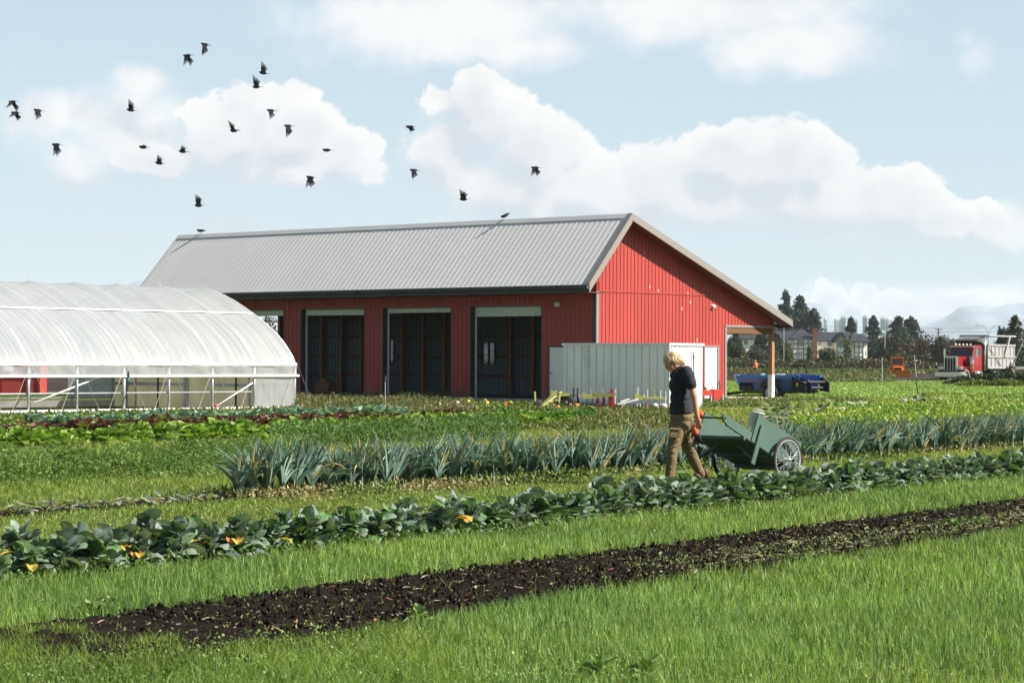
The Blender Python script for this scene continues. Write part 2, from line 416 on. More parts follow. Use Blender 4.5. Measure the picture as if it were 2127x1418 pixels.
# windows in the back wall, seen through the bays
wins = [(blx(1003, VH), blx(1031, VH), 1.25, 2.30), (blx(800, VH), blx(821, VH), 1.35, 2.45)]
cuts = sorted([(wins[0][0], wins[0][1], ZB+wins[0][2], ZB+wins[0][3]), (wins[1][0], wins[1][1], ZB+wins[1][2], ZB+wins[1][3])])
px_ = -LB
for (a, b, z0, z1) in cuts:
    mb.box(px_, a, VH-.04, VH, ZB, 4.7); mb.box(a, b, VH-.04, VH, ZB, z0); mb.box(a, b, VH-.04, VH, z1, 4.7); px_ = b
mb.box(px_, -th, VH-.04, VH, ZB, 4.7)
x = -.5
while x > -LB:
    if not any(a-.03 < x < b+.03 for a, b, _, _ in cuts): mb.box(x-.012, x+.012, VH-.06, VH-.04, ZB, 4.7)
    x -= .23
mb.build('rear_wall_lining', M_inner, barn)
mb = MB(); mb.box(-LB, -LB+.15, .2, 3.2, ZB, HB+.3); mb.box(-LB, -LB+.15, 6.93, VH-.04, ZB, HB+.3); mb.box(-LB, -LB+.15, 3.2, 6.93, 3.72, HB+.3); mb.prism([(.2, HB+.3), (VH-.04, HB+.3), (VH-.04, roofz(VH)-.14), (VR, HR-.14)], 'X', -LB, -LB+.15)
mb.build('end_wall', M_red, barn)
for k in range(20):
    x = -.9-k*1.32
    if x > -LB and not any(a+.1 < x < b-.1 for a, b, _, _ in cuts): mb = MB(); mb.box(x-.07, x+.07, VH-.25, VH-.06, ZB, 4.6); mb.build('wall_stud', M_wood, barn)
mb = MB()
for z in (.95, 1.8, 2.7, 3.6):
    segs = [(-LB+.2, -.2)]
    for a, b, z0, z1 in cuts:
        if z0-.05 < z < z1+.05:
            segs = [q for sgm in segs for q in (((sgm[0], a), (b, sgm[1])) if sgm[0] < a and b < sgm[1] else (sgm,))]
    for a, b in segs: mb.box(a, b, VH-.13, VH-.065, z-.05, z+.05)
mb.build('girts', M_woodd, barn)
M_pane = bpy.data.materials.new('dusty_pane'); M_pane.use_nodes = True; T = NT(M_pane.node_tree)
_n = T.n('ShaderNodeTexNoise', Scale=6., Detail=5.); T.n('ShaderNodeOutputMaterial', i0=T.n('ShaderNodeMixShader', i0=T.ramp(_n.outputs[0], .3, .7, .35, .7), i1=T.n('ShaderNodeBsdfTransparent', Color=(.6, .66, .66)), i2=T.n('ShaderNodeBsdfPrincipled', Base_Color=(.10, .11, .11), Roughness=.3)))
for (a, b, z0, z1) in wins:
    mb = MB(); 
    for q in ((a, a+.05, z0, z1), (b-.05, b, z0, z1), (a, b, z0, z0+.05), (a, b, z1-.05, z1), ((a+b)/2-.02, (a+b)/2+.02, z0, z1)):
        mb.box(q[0], q[1], VH-.1, VH+.02, ZB+q[2], ZB+q[3])
    wf_ = mb.build('rear_window_frame', M_woodd, barn)
    mb = MB(); mb.box(a+.05, b-.05, VH-.045, VH-.035, ZB+z0+.05, ZB+z1-.05); mb.build('pane', M_pane, wf_)
# roof
mb = MB(); X0, X1 = -LB-.6, O1
sl = [(-OE, HE), (VR, HR), (VB, HR-PBk*(VB-VR))]
tk = .1
mb.prism([(-OE, HE-tk), (-OE, HE), (VR, HR), (VR, HR-tk)], 'X', X0, X1)
mb.prism([(VR, HR-tk), (VR, HR), (VB, sl[2][1]), (VB, sl[2][1]-tk)], 'X', X0, X1)
x = X1-.2
while x > X0:
    for (p, q) in ((sl[0], sl[1]), (sl[1], sl[2])):
        r = .008; nrm = Vector((0, -(q[1]-p[1]), q[0]-p[0])).normalized()*r
        A, B = Vector((x, p[0], p[1])), Vector((x, q[0], q[1]))
        w0, w1 = Vector((.024, 0, 0)), Vector((.012, 0, 0))
        vs = [A-w0, A-w1+nrm, A+w1+nrm, A+w0, B-w0, B-w1+nrm, B+w1+nrm, B+w0]
        mb.add(vs, [(0,1,5,4),(1,2,6,5),(2,3,7,6),(3,2,1,0),(4,5,6,7)])
    x -= .262
roof = mb.build('roof', M_roof, barn)
mb = MB(); mb.prism([(VR-.15, HR-.15*PF+.025), (VR, HR+.03), (VR+.2, HR-.2*PBk+.025), (VR+.2, HR-.2*PBk+.04), (VR, HR+.055), (VR-.15, HR-.15*PF+.04)], 'X', X0-.02, X1+.02)
mb.build('ridge_cap', M_roof, roof)
mb = MB(); 
def strip(p, q, x0, x1, up, dn):
    mb.add([(xx, pt[0], pt[1]+dz) for xx in (x0, x1) for pt in (p, q) for dz in (-dn, up)], [(0,1,3,2),(4,6,7,5),(0,4,5,1),(2,3,7,6),(0,2,6,4),(1,5,7,3)])
strip(sl[0], sl[1], X0-.05, X0-.002, .05, .34); strip(sl[1], sl[2], X0-.05, X0-.002, .05, .26); mb.build('rake_trim', M_trim, roof); mb = MB()
for xa, xb in ((X1+.002, X1+.05),):
    strip(sl[0], sl[1], xa, xb, .05, .30); strip(sl[1], sl[2], xa, xb, .05, .21)
strip(sl[0], sl[1], X1-.16, X1+.052, .062, -.04); strip(sl[1], sl[2], X1-.16, X1+.052, .062, -.04)
mb.build('rake_trim', M_trim, roof)
mb = MB(); mb.prism([(-OE-.02, HE-.02), (-OE-.13, HE-.02), (-OE-.15, HE-.05), (-OE-.12, HE-.15), (-OE-.02, HE-.17)], 'X', X0, X1+.03); mb.build('gutter', M_gut, roof)
mb = MB(); mb.box(X0, X1, -OE-.018, -OE+.02, HE-.30, HE-.0); mb.box(X0, X1, VB-.0, VB+.03, sl[2][1]-.26, sl[2][1]+.02); mb.build('fascia', M_dtrim, roof)
mb = MB()
mb.box(X0, X1, -OE+.02, -.002, HE-.3, HE-.27)
for (p, q) in (((.2, roofz(.2)), sl[1]), (sl[1], sl[2])):
    strip(p, q, .002, X1, -.14, .17)
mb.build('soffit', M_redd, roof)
# rafters below the roof inside
mb = MB()
for k in range(20):
    x = -.9-k*1.32
    if x > -LB: mb.bar((x, .3, roofz(.3)-.26), (x, VR, HR-.30), .06, .22); mb.bar((x, VR, HR-.30), (x, VH, roofz(VH)-.28), .06, .22)
mb.build('rafters', M_woodd, barn)
# corner trim
mb = MB(); mb.box(-.03, .028, -.028, .12, ZB, HB+.0); mb.build('corner_trim', M_trim, barn)
mb = MB(); mb.box(-.17, -.032, -.03, -.0, ZB, HB); mb.build('dark_corner_trim', M_dtrim, barn)
# floor and plinth
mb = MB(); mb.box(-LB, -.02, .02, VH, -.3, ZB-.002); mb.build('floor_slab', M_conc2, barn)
mb = MB(); mb.box(-LB-.03, .035, -.035, .018, -.3, ZB-.004); mb.box(-.018, .035, .02, VP+.6, -.3, ZB); mb.box(-LB, -.02, VH+.001, VP+.6, -.3, ZB-.006)
mb.build('foundation', M_conc, barn)
# lean-to opening: trim, header beam, posts
mb = MB(); mb.box(-.16, .03, VH, VH+.12, ZB, HH); mb.box(-.16, .03, VH, VP+.1, HH-.05, HH+.04)
mb.build('opening_trim', M_trim, barn)
mb = MB(); mb.box(-.13, .0, VH+.12, VP-.1, HH-.30, HH-.052); mb.box(-LB, -.15, VP-.09, VP+.09, HH-.30, HH-.05); mb.build('header_beam', M_woodd, barn)
for k in range(7):
    x = -.02-k*4.1
    mb = MB(); mb.box(x-.2, x, VP-.09, VP+.09, 1.1, HH-.05 if k else HH-.3+.25); pst = mb.build('post', mat('post_timber', (.31, .17, .09), rough=.7, var=.2, scale=5., stretch=(6, 6, .4)), barn)
    mb = MB(); mb.box(x-.205, x+.005, VP-.095, VP+.095, ZB-.25 if k == 0 else ZB, 1.1); mb.build('post_wrap', M_wht, pst)
# bay doors
for a, b, d in bays:
    dr = empty('bay_door'); dr.parent = barn
    mb = MB(); mb.box(a-.0, a+.03, -.01, .30, ZB, HD); mb.box(b-.03, b, -.01, .30, ZB, HD); mb.box(a+.03, b-.03, -.01, .3, HD-.03, HD); mb.build('reveal', M_dtrim, dr)
    mb = MB(); mb.box(a+.03, a+.10, .25, .295, ZB, HD-.03); mb.build('track', M_wht, dr)
    mb = MB(); mb.box(b-.08, b-.03, .25, .295, ZB, HD-.03); mb.build('track', M_dtrim, dr)
    mb = MB(); mb.box(a+.1, b-.08, .20, .26, HD-.03-d, HD-.03)
    for q in range(3): mb.box(a+.1, b-.08, .195, .2, HD-.05-d*(q+.5)/3, HD-.043-d*(q+.5)/3)
    mb.build('roller_curtain', mat('curtain', (.60, .66, .62), rough=.5), dr)
# small doors
dm = mat('door_white', (.80, .82, .82), rough=.45, var=.03)
d1 = empty('side_door'); d1.parent = barn
mb = MB(); mb.box(sd[0]+.05, sd[1]-.05, .01, .06, ZB, ZB+sd[2]-.05); mb.build('door_leaf', dm, d1)
mb = MB(); mb.box(sd[0], sd[0]+.05, -.02, .1, ZB, ZB+sd[2]); mb.box(sd[1]-.05, sd[1], -.02, .1, ZB, ZB+sd[2]); mb.box(sd[0]+.05, sd[1]-.05, -.02, .1, ZB+sd[2]-.05, ZB+sd[2]); mb.build('door_frame', M_gut, d1)
mb = MB(); mb.tube([(sd[0]+.12, .01, 1.15), (sd[0]+.12, -.04, 1.15), (sd[0]+.24, -.04, 1.15)], .014); mb.build('door_handle', M_gut, d1)
d2 = empty('gable_door'); d2.parent = barn
mb = MB(); mb.box(-.06, -.01, gd[0]+.05, gd[1]-.05, ZB, ZB+gd[2]-.05); mb.build('door_leaf', dm, d2)
mb = MB(); mb.box(-.1, .025, gd[0]-.02, gd[0]+.05, ZB, ZB+gd[2]); mb.box(-.1, .025, gd[1]-.05, gd[1]+.05, ZB, ZB+gd[2]); mb.box(-.1, .025, gd[0]+.05, gd[1]-.05, ZB+gd[2]-.05, ZB+gd[2]); mb.build('door_frame', M_trim, d2)
mb = MB(); mb.tube([(-.01, gd[0]+.14, 1.15), (.05, gd[0]+.14, 1.15), (.05, gd[0]+.26, 1.15)], .014); mb.build('door_handle', M_gut, d2)
mb = MB(); xx = blx(1158); zz = 1.65+(748.3-632)/F*(C0.y-xx*su_); mb.lathe([(0, -.12), (.08, -.12), (.1, -.06), (.11, 0)], (xx, 0, zz), 'Y', 14); mb.build('wall_lamp', M_wht, barn, smooth=True)
mb = MB(); yy_ = bly(1479); zz = 3.85; mb.lathe([(0, .14), (.07, .13), (.085, .05), (.09, 0)], (0, yy_, zz), 'X', 14); mb.build('wall_lamp', M_wht, barn, smooth=True)
# weathering chips on the gable and a bench behind the first bay
for (px, py) in ((1338, 526), (1339, 536), (1349, 596), (1367, 604), (1428, 610), (1433, 628), (1416, 641), (1533, 638), (1539, 661), (1448, 706), (1425, 588)):
    yv = bly(px); Yw = C0.y+yv*cu; z = 1.65+(750-py)/F*Yw
    mb = MB(); mb.box(.0, .004, yv-.02, yv+.02, z-.06, z+.05); mb.build('paint_chip', mat('chip', (.75, .6, .55)), barn)
# things standing in the first bay
mb = MB(); xb = blx(680, VH-1.2); mb.box(xb-.5, xb+.4, VH-1.5, VH-1., ZB, ZB+.45); mb.box(xb-.2, xb+.2, VH-1.5, VH-1.1, ZB+.45, ZB+.62)
o = mb.build('cardboard_box', mat('card', (.38, .2, .1), rough=.85), None, label='brown cardboard boxes low in the dark of the first full barn bay', cat='box'); o.location = (C0.x, C0.y, 0); o.rotation_euler = (0, 0, -YAW)

# ---------------- greenhouse ----------------
GA = Vector((-6.97, 76.)); GL = 24.5; GW = 9.2; GB = 1.75
RZ = math.atan2(cu, su_)
def gw(x, y):                                       # greenhouse local -> world xy
    return (GA.x+x*su_-y*cu, GA.y+x*cu+y*su_)
M_film = bpy.data.materials.new('plastic_film'); M_film.use_nodes = True
T = NT(M_film.node_tree); tc = T.n('ShaderNodeTexCoord')
mp = T.n('ShaderNodeMapping', Vector=tc.outputs['Object'], Scale=(9., .35, .35)); nz = T.n('ShaderNodeTexNoise', Vector=mp, Scale=1., Detail=8., Roughness=.65)
mp2 = T.n('ShaderNodeMapping', Vector=tc.outputs['Object'], Scale=(.5, .6, .8)); nz2 = T.n('ShaderNodeTexNoise', Vector=mp2, Scale=1., Detail=4.)
cc = T.mix(T.ramp(nz.outputs[0], .35, .7), (.40, .43, .45), (.48, .49, .50))
cc = T.mix(T.ramp(nz2.outputs[0], .45, .7, 0, .3), cc, (.34, .36, .38))
bp = T.n('ShaderNodeBump', Strength=.35, Distance=.02, Height=nz.outputs[0])
p = T.n('ShaderNodeBsdfPrincipled', Base_Color=cc, Roughness=.38, Normal=bp); p.inputs['Specular IOR Level'].default_value = .35
t = T.n('ShaderNodeBsdfTranslucent', Color=cc, Normal=bp)
m1 = T.n('ShaderNodeMixShader', i0=.30, i1=p, i2=t)
tr = T.n('ShaderNodeBsdfTransparent', Color=(.95, .97, .98))
m2 = T.n('ShaderNodeMixShader', i0=T.ramp(nz.outputs[0], .3, .75, .30, .14), i1=m1, i2=tr); T.n('ShaderNodeOutputMaterial', i0=m2)
M_film2 = M_film.copy(); M_film2.name = 'clear_film'
for nd in M_film2.node_tree.nodes:
    if nd.type == 'MIX_SHADER' and nd.inputs[2].links and nd.inputs[2].links[0].from_node.type == 'BSDF_TRANSPARENT':
        M_film2.node_tree.links.remove(nd.inputs[0].links[0]); nd.inputs[0].default_value = .38
M_galv = mat('galvanised_pipe', (.50, .53, .56), rough=.4, metal=.5, var=.08)
M_pipe = mat('white_pipe', (.80, .80, .79), rough=.4, var=.05)
M_poly = mat('polycarbonate', (.62, .61, .50), rough=.4, var=.12, scale=1., stretch=(1, 1, .3), trans=.5, tint=(1., 1., .96))
gh = empty('greenhouse', (GA.x, GA.y, 0), RZ, 'long arched greenhouse covered in milky plastic with rolled up side', 'greenhouse')
half = [(0, 1.5), (.12, 1.72), (.31, 1.94), (.58, 2.22), (.9, 2.48), (1.4, 2.80), (1.96, 3.10), (2.42, 3.33), (2.88, 3.54), (3.4, 3.74), (3.89, 3.88), (4.3, 3.97), (4.6, 4.02)]
full = half+[(GW-a, z) for a, z in half[-2::-1]]
nb = int(GL/GB)
# cover: sags between hoops
vs = []; X = []
for k in range(nb):
    for q in range(8): X.append(-(k+q/8)*GB)
X.append(-nb*GB)
for i, x in enumerate(X):
    ph = (-x/GB) % 1; sag = (.055*math.sin(math.pi*ph)**.7 if ph > 1e-6 else 0)
    for j, (y, z) in enumerate(full):
        j0, j1 = max(j-1, 0), min(j+1, len(full)-1)
        ty, tz = full[j1][0]-full[j0][0], full[j1][1]-full[j0][1]; l = math.hypot(ty, tz)
        wr = .01*math.sin(x*23+j*1.3)*math.sin(math.pi*ph)+.008*math.sin(x*51+j*.8+2)*math.sin(math.pi*ph)
        vs.append((x, y+tz/l*(sag+wr), z-ty/l*(sag+wr)+.035))
n = len(full)
Q = np.array([(i*n+j, i*n+j+1, (i+1)*n+j+1, (i+1)*n+j) for i in range(len(X)-1) for j in range(n-1)])
link('roof_cover', npmesh('roof_cover', vs, Q, M_film, smooth=True), gh)
for k in range(nb+1):
    x = -k*GB; mb = MB(); mb.tube([(x, y, z) for y, z in full], .030, 6); hp = mb.build('hoop', M_pipe, gh, smooth=True)  # real hoops, white and set proud to paint the cover's contact highlight
    for yy in (0, GW):
        mb = MB(); mb.tube([(x, yy, 0), (x, yy, 1.5)], .034 if k != 4 else .05, 8); mb.build('side_post', M_galv, gh, smooth=True)
def curtain(name, x0, x1, y, z0, z1, seed, mt=M_film2, amp=.03):
    nx_ = max(6, int((x1-x0)/.12)); nz_ = 8
    vs = []
    for i in range(nx_+1):
        xx = x0+(x1-x0)*i/nx_
        for j in range(nz_+1):
            zz = z0+(z1-z0)*j/nz_
            a = vnoise(np.array([xx*1.6+zz*1.2]), np.array([zz*.7+seed]), seed, 3)[0]-.5; b2 = abs(math.sin(math.pi*xx/GB))
            vs.append((xx, y-amp*2.5*a*(1+b2), zz))
    Q = np.array([(i*(nz_+1)+j, (i+1)*(nz_+1)+j, (i+1)*(nz_+1)+j+1, i*(nz_+1)+j+1) for i in range(nx_) for j in range(nz_)])
    return link(name, npmesh(name, vs, Q, mt, smooth=True), gh)
curtain('rolled_side_curtain', -nb*GB, .02, -.05, 1.13, 1.52, 3)
curtain('end_bay_sheet', -GB, .02, -.03, .03, 1.14, 5, amp=.02)
mb = MB(); mb.tube([(-nb*GB, -.07, 1.12), (.1, -.07, 1.12)], .042, 8); mb.build('roll_bar', M_pipe, gh, smooth=True)
mb = MB(); mb.box(-nb*GB, .03, -.065, -.025, 1.44, 1.53); mb.build('batten_rail', M_pipe, gh)
mb = MB(); mb.tube([(-nb*GB, -.06, .10), (.05, -.06, .10)], .05, 8); mb.build('base_pipe', M_pipe, gh, smooth=True)
mb = MB(); mb.box(-nb*GB, 0, -.035, -.005, 0, .12); mb.build('baseboard', mat('baseboard', (.62, .60, .56), rough=.8), gh)
mb = MB(); mb.box(-nb*GB, 0, GW-.03, GW, 0, .22); mb.tube([(-nb*GB, GW, .3), (0, GW, .3)], .03, 6); mb.build('far_baseboard', mat('baseboard', (.62, .60, .56)), gh)
mb = MB(); mb.tube([(-nb*GB, .06, .62), (-GB, .06, .62)], .022, 6); mb.tube([(-nb*GB, GW-.05, .72), (-6*GB, GW-.05, .72)], .022, 6); mb.build('side_rail', M_galv, gh, smooth=True)
for yy, zz in ((2.0, 3.02), (4.6, 3.92), (7.2, 3.02)):
    mb = MB(); mb.tube([(-nb*GB, yy, zz+.125 if yy < 3 else zz), (0, yy, zz+.125 if yy < 3 else zz)], .02, 6); mb.build('purlin', M_pipe, gh, smooth=True)
# braces
mb = MB(); mb.tube([(-2*GB+.05, .03, .12), (-GB, .03, .92)], .02, 6); mb.build('brace', M_pipe, gh, smooth=True); mb = MB(); mb.tube([(-6*GB+.2, .05, .35), (-4.4*GB, .05, 1.15)], .024, 6) ; mb.build('brace', M_pipe, gh, smooth=True)
mb = MB()
for k in range(nb+1):
    x = -k*GB
    mb.tube([(x, -.09, 1.5), (x-.62, -.09, .15)], .006, 4); mb.tube([(x, -.09, 1.5), (x+.75, -.09, .15)], .006, 4)
mb.build('hold_down_rope', mat('rope', (.62, .55, .44), rough=.9), gh)
for k in range(1, 7):
    mb = MB(); mb.tube([(-k*GB, 4.6, 4.04), (-k*GB+.02, 4.6, 4.12), (-k*GB-.1, 4.6, 4.12)], .018, 5); mb.build('ridge_clip', M_galv, gh)
# end wall (far end), seen from inside through the open side
mb = MB()
pts = [(.05, .02), (GW-.05, .02)]+[(y, z-.03) for y, z in full[::-1]]
mb.prism(pts, 'X', -.012, 0); ew = mb.build('end_wall', M_poly, gh)
mb = MB()
yl = lambda px: (lambda a: (GA.x-a*GA.y)/(cu+a*su_))(rdir(px, 800)[0])
for px, r in ((265, .04), (284, .03), (386, .05), (392, .03), (443, .03), (238, .05), (520, .04)): mb.box(-.07, -.014, yl(px)-r, yl(px)+r, 0, 1.5)
mb.box(-.06, -.014, yl(386), yl(240), .74, .84); mb.box(-.06, -.014, .1, yl(443), .74, .84); mb.box(-.06, -.014, yl(443), yl(386), 1.08, 1.14); mb.box(-.06, -.014, .1, GW-.1, 1.5, 1.6)
mb.build('end_frame', M_galv, ew)
for px in (332, 494): mb = MB(); mb.box(-.1, -.072, yl(px)-.03, yl(px)+.03, 0, 1.3); mb.build('black_upright', M_dtrim, ew)
# pale sheet hanging on the far side
xa = -1.5*GB; 
o = curtain('far_side_sheet', -GB-.2, -.02, GW-.03, .3, 1.5, 9, mat('old_sheet', (.50, .54, .52), rough=.5, var=.2, trans=.4, tint=(1, 1, 1)), .02)
# ---------------- metal storage shed ----------------
K = Vector((5.41, 81.5)); SL, SW, SH = 4.76, 1.91, 2.27
M_zinc = mat('zinc_sheet', (.84, .87, .87), rough=.38, metal=.25, var=.07, scale=1.5, stretch=(1.2, 1.2, .5), var2=((.52, .55, .55), .6, .58))
M_zinc2 = mat('zinc_trim', (.66, .70, .72), rough=.35, metal=.4)
sh = empty('storage_shed', (K.x, K.y, 0), -YAW, 'silver corrugated metal storage shed beside the barn corner', 'shed')
mb = MB()
def corr(axis, a0, a1, fixed, out, n, z0, z1):
    """sheet with n narrow ribs"""
    mb2 = MB(); L = a1-a0; st = L/n; prof = []
    for i in range(n):
        s0 = a0+i*st
        prof += [(s0, 0), (s0+st*.40, 0), (s0+st*.44, -.03), (s0+st*.52, -.03), (s0+st*.56, 0)]
    prof.append((a1, 0))
    vs = []; 
    for (t, d) in prof:
        for z in (z0, z1): vs.append((t, fixed-out*d, z) if axis == 'x' else (fixed+out*d, t, z))
    fs = [(2*i, 2*i+2, 2*i+3, 2*i+1) for i in range(len(prof)-1)]
    return mb2.add(vs, fs)
corr('x', -SL, 0, 0, 1, 14, .12, SH-.08).build('long_side', M_zinc, sh)
corr('y', 0, SW*.62, 0, 1, 5, .08, SH-.06).build('short_side', M_zinc, sh)
mb.box(-.04, 0.0, SW*.62, SW, .08, SH-.06); mb.build('shed_door', M_zinc, sh)
mb = MB(); mb.box(-SL, -SL+.04, .01, SW, .1, SH-.05); mb.box(-SL, -.05, SW-.04, SW-.0, .1, SH-.05); mb.build('rear_walls', M_zinc, sh)
mb = MB(); mb.box(-SL-.05, .05, -.05, SW+.05, SH-.09, SH); mb.build('roof', M_zinc2, sh)
mb = MB(); mb.box(-SL-.02, .04, -.06, -.005, .0, .12); mb.box(-.02, .045, 0, SW, .0, .09); mb.build('base_rail', mat('zinc_base', (.45, .48, .5), rough=.5, metal=.3), sh)
mb = MB(); mb.box(-.03, .045, -.035, .03, .1, SH-.09); mb.build('corner_post', M_zinc2, sh)
mb = MB(); mb.tube([(.06, SW*.72, .85), (.05, SW*.68, 2.0)], .022, 6); mb.build('black_bar', M_dtrim, sh)
mb = MB(); mb.tube([(.0, SW*.74, 1.85), (.06, SW*.76, 1.85), (.06, SW*.8, 1.8)], .02, 6); mb.build('door_latch', M_zinc2, sh)
mb = MB(); mb.box(-.05, .01, .12, .17, 2.06, 2.1); mb.build('sticker', mat('sticker', (.7, .1, .05)), sh)
# ---------------- person and cart ----------------
def fuse(mbx, name, mats, parent=None, vox=.012, sm=3, **kw):
    """union of shapes -> one continuous smooth surface"""
    o = mbx.build(name, mats, parent, smooth=True, **kw)
    m = o.modifiers.new('r', 'REMESH'); m.mode = 'VOXEL'; m.voxel_size = vox; m.use_smooth_shade = True
    if sm: m2 = o.modifiers.new('s', 'SMOOTH'); m2.iterations = sm; m2.factor = .5
    return o
def capsule(mb, pts, rs, n=12):
    P = [Vector(p) for p in pts]
    P2_, R2 = [], []
    for i in range(len(P)-1):
        for q in range(4):
            t = q/4; P2_.append(P[i].lerp(P[i+1], t)); R2.append(rs[i]*(1-t)+rs[i+1]*t)
    P2_.append(P[-1]); R2.append(rs[-1])
    mb.tube(P2_, R2, n)
    for p, r in ((P[0], rs[0]), (P[-1], rs[-1])): mb.ell(p, (r, r, r), n, 8)
M_skin = mat('skin', (.50, .25, .17), rough=.5, var=.06, scale=20.)
M_shirt = mat('navy_cloth', (.024, .026, .034), rough=.9, var=.25, scale=14., bump=.012)
M_pant = mat('khaki_cloth', (.155, .115, .058), rough=.9, var=.12, scale=10., bump=.02)
M_hair = mat('blond_hair', (.58, .42, .25), rough=.45, var=.25, scale=40., stretch=(1, 1, .15), spec=.4)
M_orange = mat('orange_glove', (.60, .10, .03), rough=.7, var=.1)
M_blackg = mat('dark_glove', (.035, .028, .028), rough=.7, var=.2)
YM = 31.1
def M(px, py, d=0.):                                      # point of the figure: picture position, metres behind the middle plane
    return W(px, py, YM+d)
per = empty('person', (M(1410, 900).x, YM, 0), 0, 'man with shoulder length blond hair in navy t-shirt and khaki trousers pulling a cart', 'person')
per_o = Vector(per.location)
def L(*a): return M(*a)-per_o
body = MB()
hd = L(1393, 748, -.03)
# head, tilted forward and down to the left
tilt = Matrix.Rotation(math.radians(-42), 3, 'Y')@Matrix.Rotation(math.radians(14), 3, 'Z')
body.ell(hd+Vector((.012, 0, .012)), (.098, .076, .108), 16, 12, tilt)
fdir = tilt@Vector((-1, 0, 0)); updir = tilt@Vector((0, 0, 1))
face = hd+fdir*.055-updir*.045
body.ell(face, (.058, .056, .085), 12, 10, tilt)
body.ell(face+fdir*.052-updir*.008, (.026, .012, .022), 8, 6, tilt)     # nose
body.ell(face+fdir*.045-updir*.075, (.024, .028, .02), 8, 6, tilt)      # chin
body.ell(face+fdir*.052-updir*.045, (.012, .024, .008), 8, 6, tilt)     # lips
body.ell(face+fdir*.045+updir*.035, (.014, .042, .010), 8, 6, tilt)     # brow
body.ell(hd-updir*.02+Vector((.02, -.078, 0)), (.022, .01, .032), 8, 6, tilt)
capsule(body, [hd+Vector((.02, 0, -.05)), L(1411, 766, 0)], [.058, .064])
capsule(body, [L(1413, 775, 0), L(1415, 820, 0), L(1416, 860, 0)], [.10, .10, .10])
# near (left) arm, bare below the sleeve
armN = [L(1431, 776, -.17), L(1441, 820, -.22), L(1447, 858, -.20), L(1449, 866, -.19)]
capsule(body, armN, [.056, .046, .031, .029])
# far (right) arm reaching back to the handle bar
armF = [L(1404, 776, .17), L(1427, 822, .33), L(1452, 858, .27)]
capsule(body, armF, [.055, .045, .03])
def hand(mb, wrist, d, side, curl, size=1., spread=.02):
    """palm, four unequal bent fingers, a thumb from the side of the palm"""
    d = Vector(d).normalized(); side = Vector(side); side = (side-d*side.dot(d)).normalized(); nrm = d.cross(side)*curl
    palm = wrist+d*.055*size
    R = Matrix((side, nrm, d)).transposed()
    mb.ell(palm, (.042*size, .018*size, .055*size), 12, 8, R)
    for i, (o_, ln) in enumerate(((-.030, .068), (-.010, .078), (.011, .072), (.030, .055))):
        b = wrist+d*.095*size+side*o_*size
        d1_ = (d+nrm*.25+side*(i-1.5)*spread).normalized(); d2_ = (d+nrm*.9).normalized()
        p1 = b+d1_*ln*.5*size; p2 = p1+d2_*ln*.45*size
        capsule(mb, [b, p1, p2], [.0105*size, .0095*size, .008*size], 8)
    t0 = wrist+d*.03*size-side*.035*size; t1 = t0+(d*.7-side*.6+nrm*.35).normalized()*.04*size; t2 = t1+(d+nrm*.4).normalized()*.03*size
    capsule(mb, [t0, t1, t2], [.014*size, .012*size, .009*size], 8)
hw = L(1449, 866, -.19)
hand(body, hw, L(1453, 893, -.18)-hw, (1, -.35, 0), -1)
bo = fuse(body, 'body', M_skin, per, .007, 2)
# dark eye and mouth details
mb = MB(); mb.ell(face+fdir*.047+updir*.018+Vector((0, -.026, 0)), (.006, .010, .005), 8, 6, tilt); mb.build('eye', mat('eye', (.05, .04, .04), rough=.3), bo, smooth=True)
mb = MB(); mb.ell(face+fdir*.060-updir*.047, (.006, .018, .004), 8, 6, tilt); mb.build('lips', mat('lip', (.42, .14, .11), rough=.5), bo, smooth=True)
# hair: cap plus many locks hanging by gravity
hr = MB()
hr.ell(hd+updir*.012-fdir*.014, (.100, .084, .100), 16, 12, tilt)
for k in range(600):
    a = random.uniform(0, 2*math.pi); e = random.uniform(.05, 1.35)
    dloc = Vector((math.cos(a)*math.sin(e), math.sin(a)*math.sin(e), math.cos(e)))
    if dloc.x < -.55: continue
    st = hd+updir*.012-fdir*.014+tilt@Vector((dloc.x*.098, dloc.y*.082, dloc.z*.099))
    side_ = tilt@dloc
    ln = random.uniform(.075, .125)+(.035 if dloc.x > .1 else 0)
    fwd = dloc.x < -.1
    if fwd: ln *= .62
    g1 = (Vector((side_.x*.55, side_.y*.5, -.75))+(fdir*.0-updir*.35 if fwd else -fdir*.12)).normalized()
    p1 = st+(side_*.18-updir*.55+(fdir*.12 if fwd else -fdir*.15)).normalized()*ln*.4; p2 = p1+g1*ln*.45; p3 = p2+(Vector((.15 if not fwd else .1, 0, -1)).normalized())*ln*(.25 if fwd else .5)
    if not fwd:
        # keep the locks outside neck and shoulder
        p3 = p3+Vector((.035, 0, .012))
    hr.tube([st, p1, p2, p3], [.006, .0065, .005, .0015], 4)
for k in range(40):                                        # lock falling over the nape
    y0 = random.uniform(-.06, .06)
    st = hd-fdir*.09+Vector((0, y0, random.uniform(-.04, .03)))
    e_ = L(1421+random.uniform(-9, 3), 757+random.uniform(-3, 3), 0)+Vector((0, y0, 0))
    hr.tube([st, st.lerp(e_, .5)+Vector((.0, 0, .012)), e_], [.011, .010, .004], 5)
hr.build('hair', M_hair, per, smooth=True)
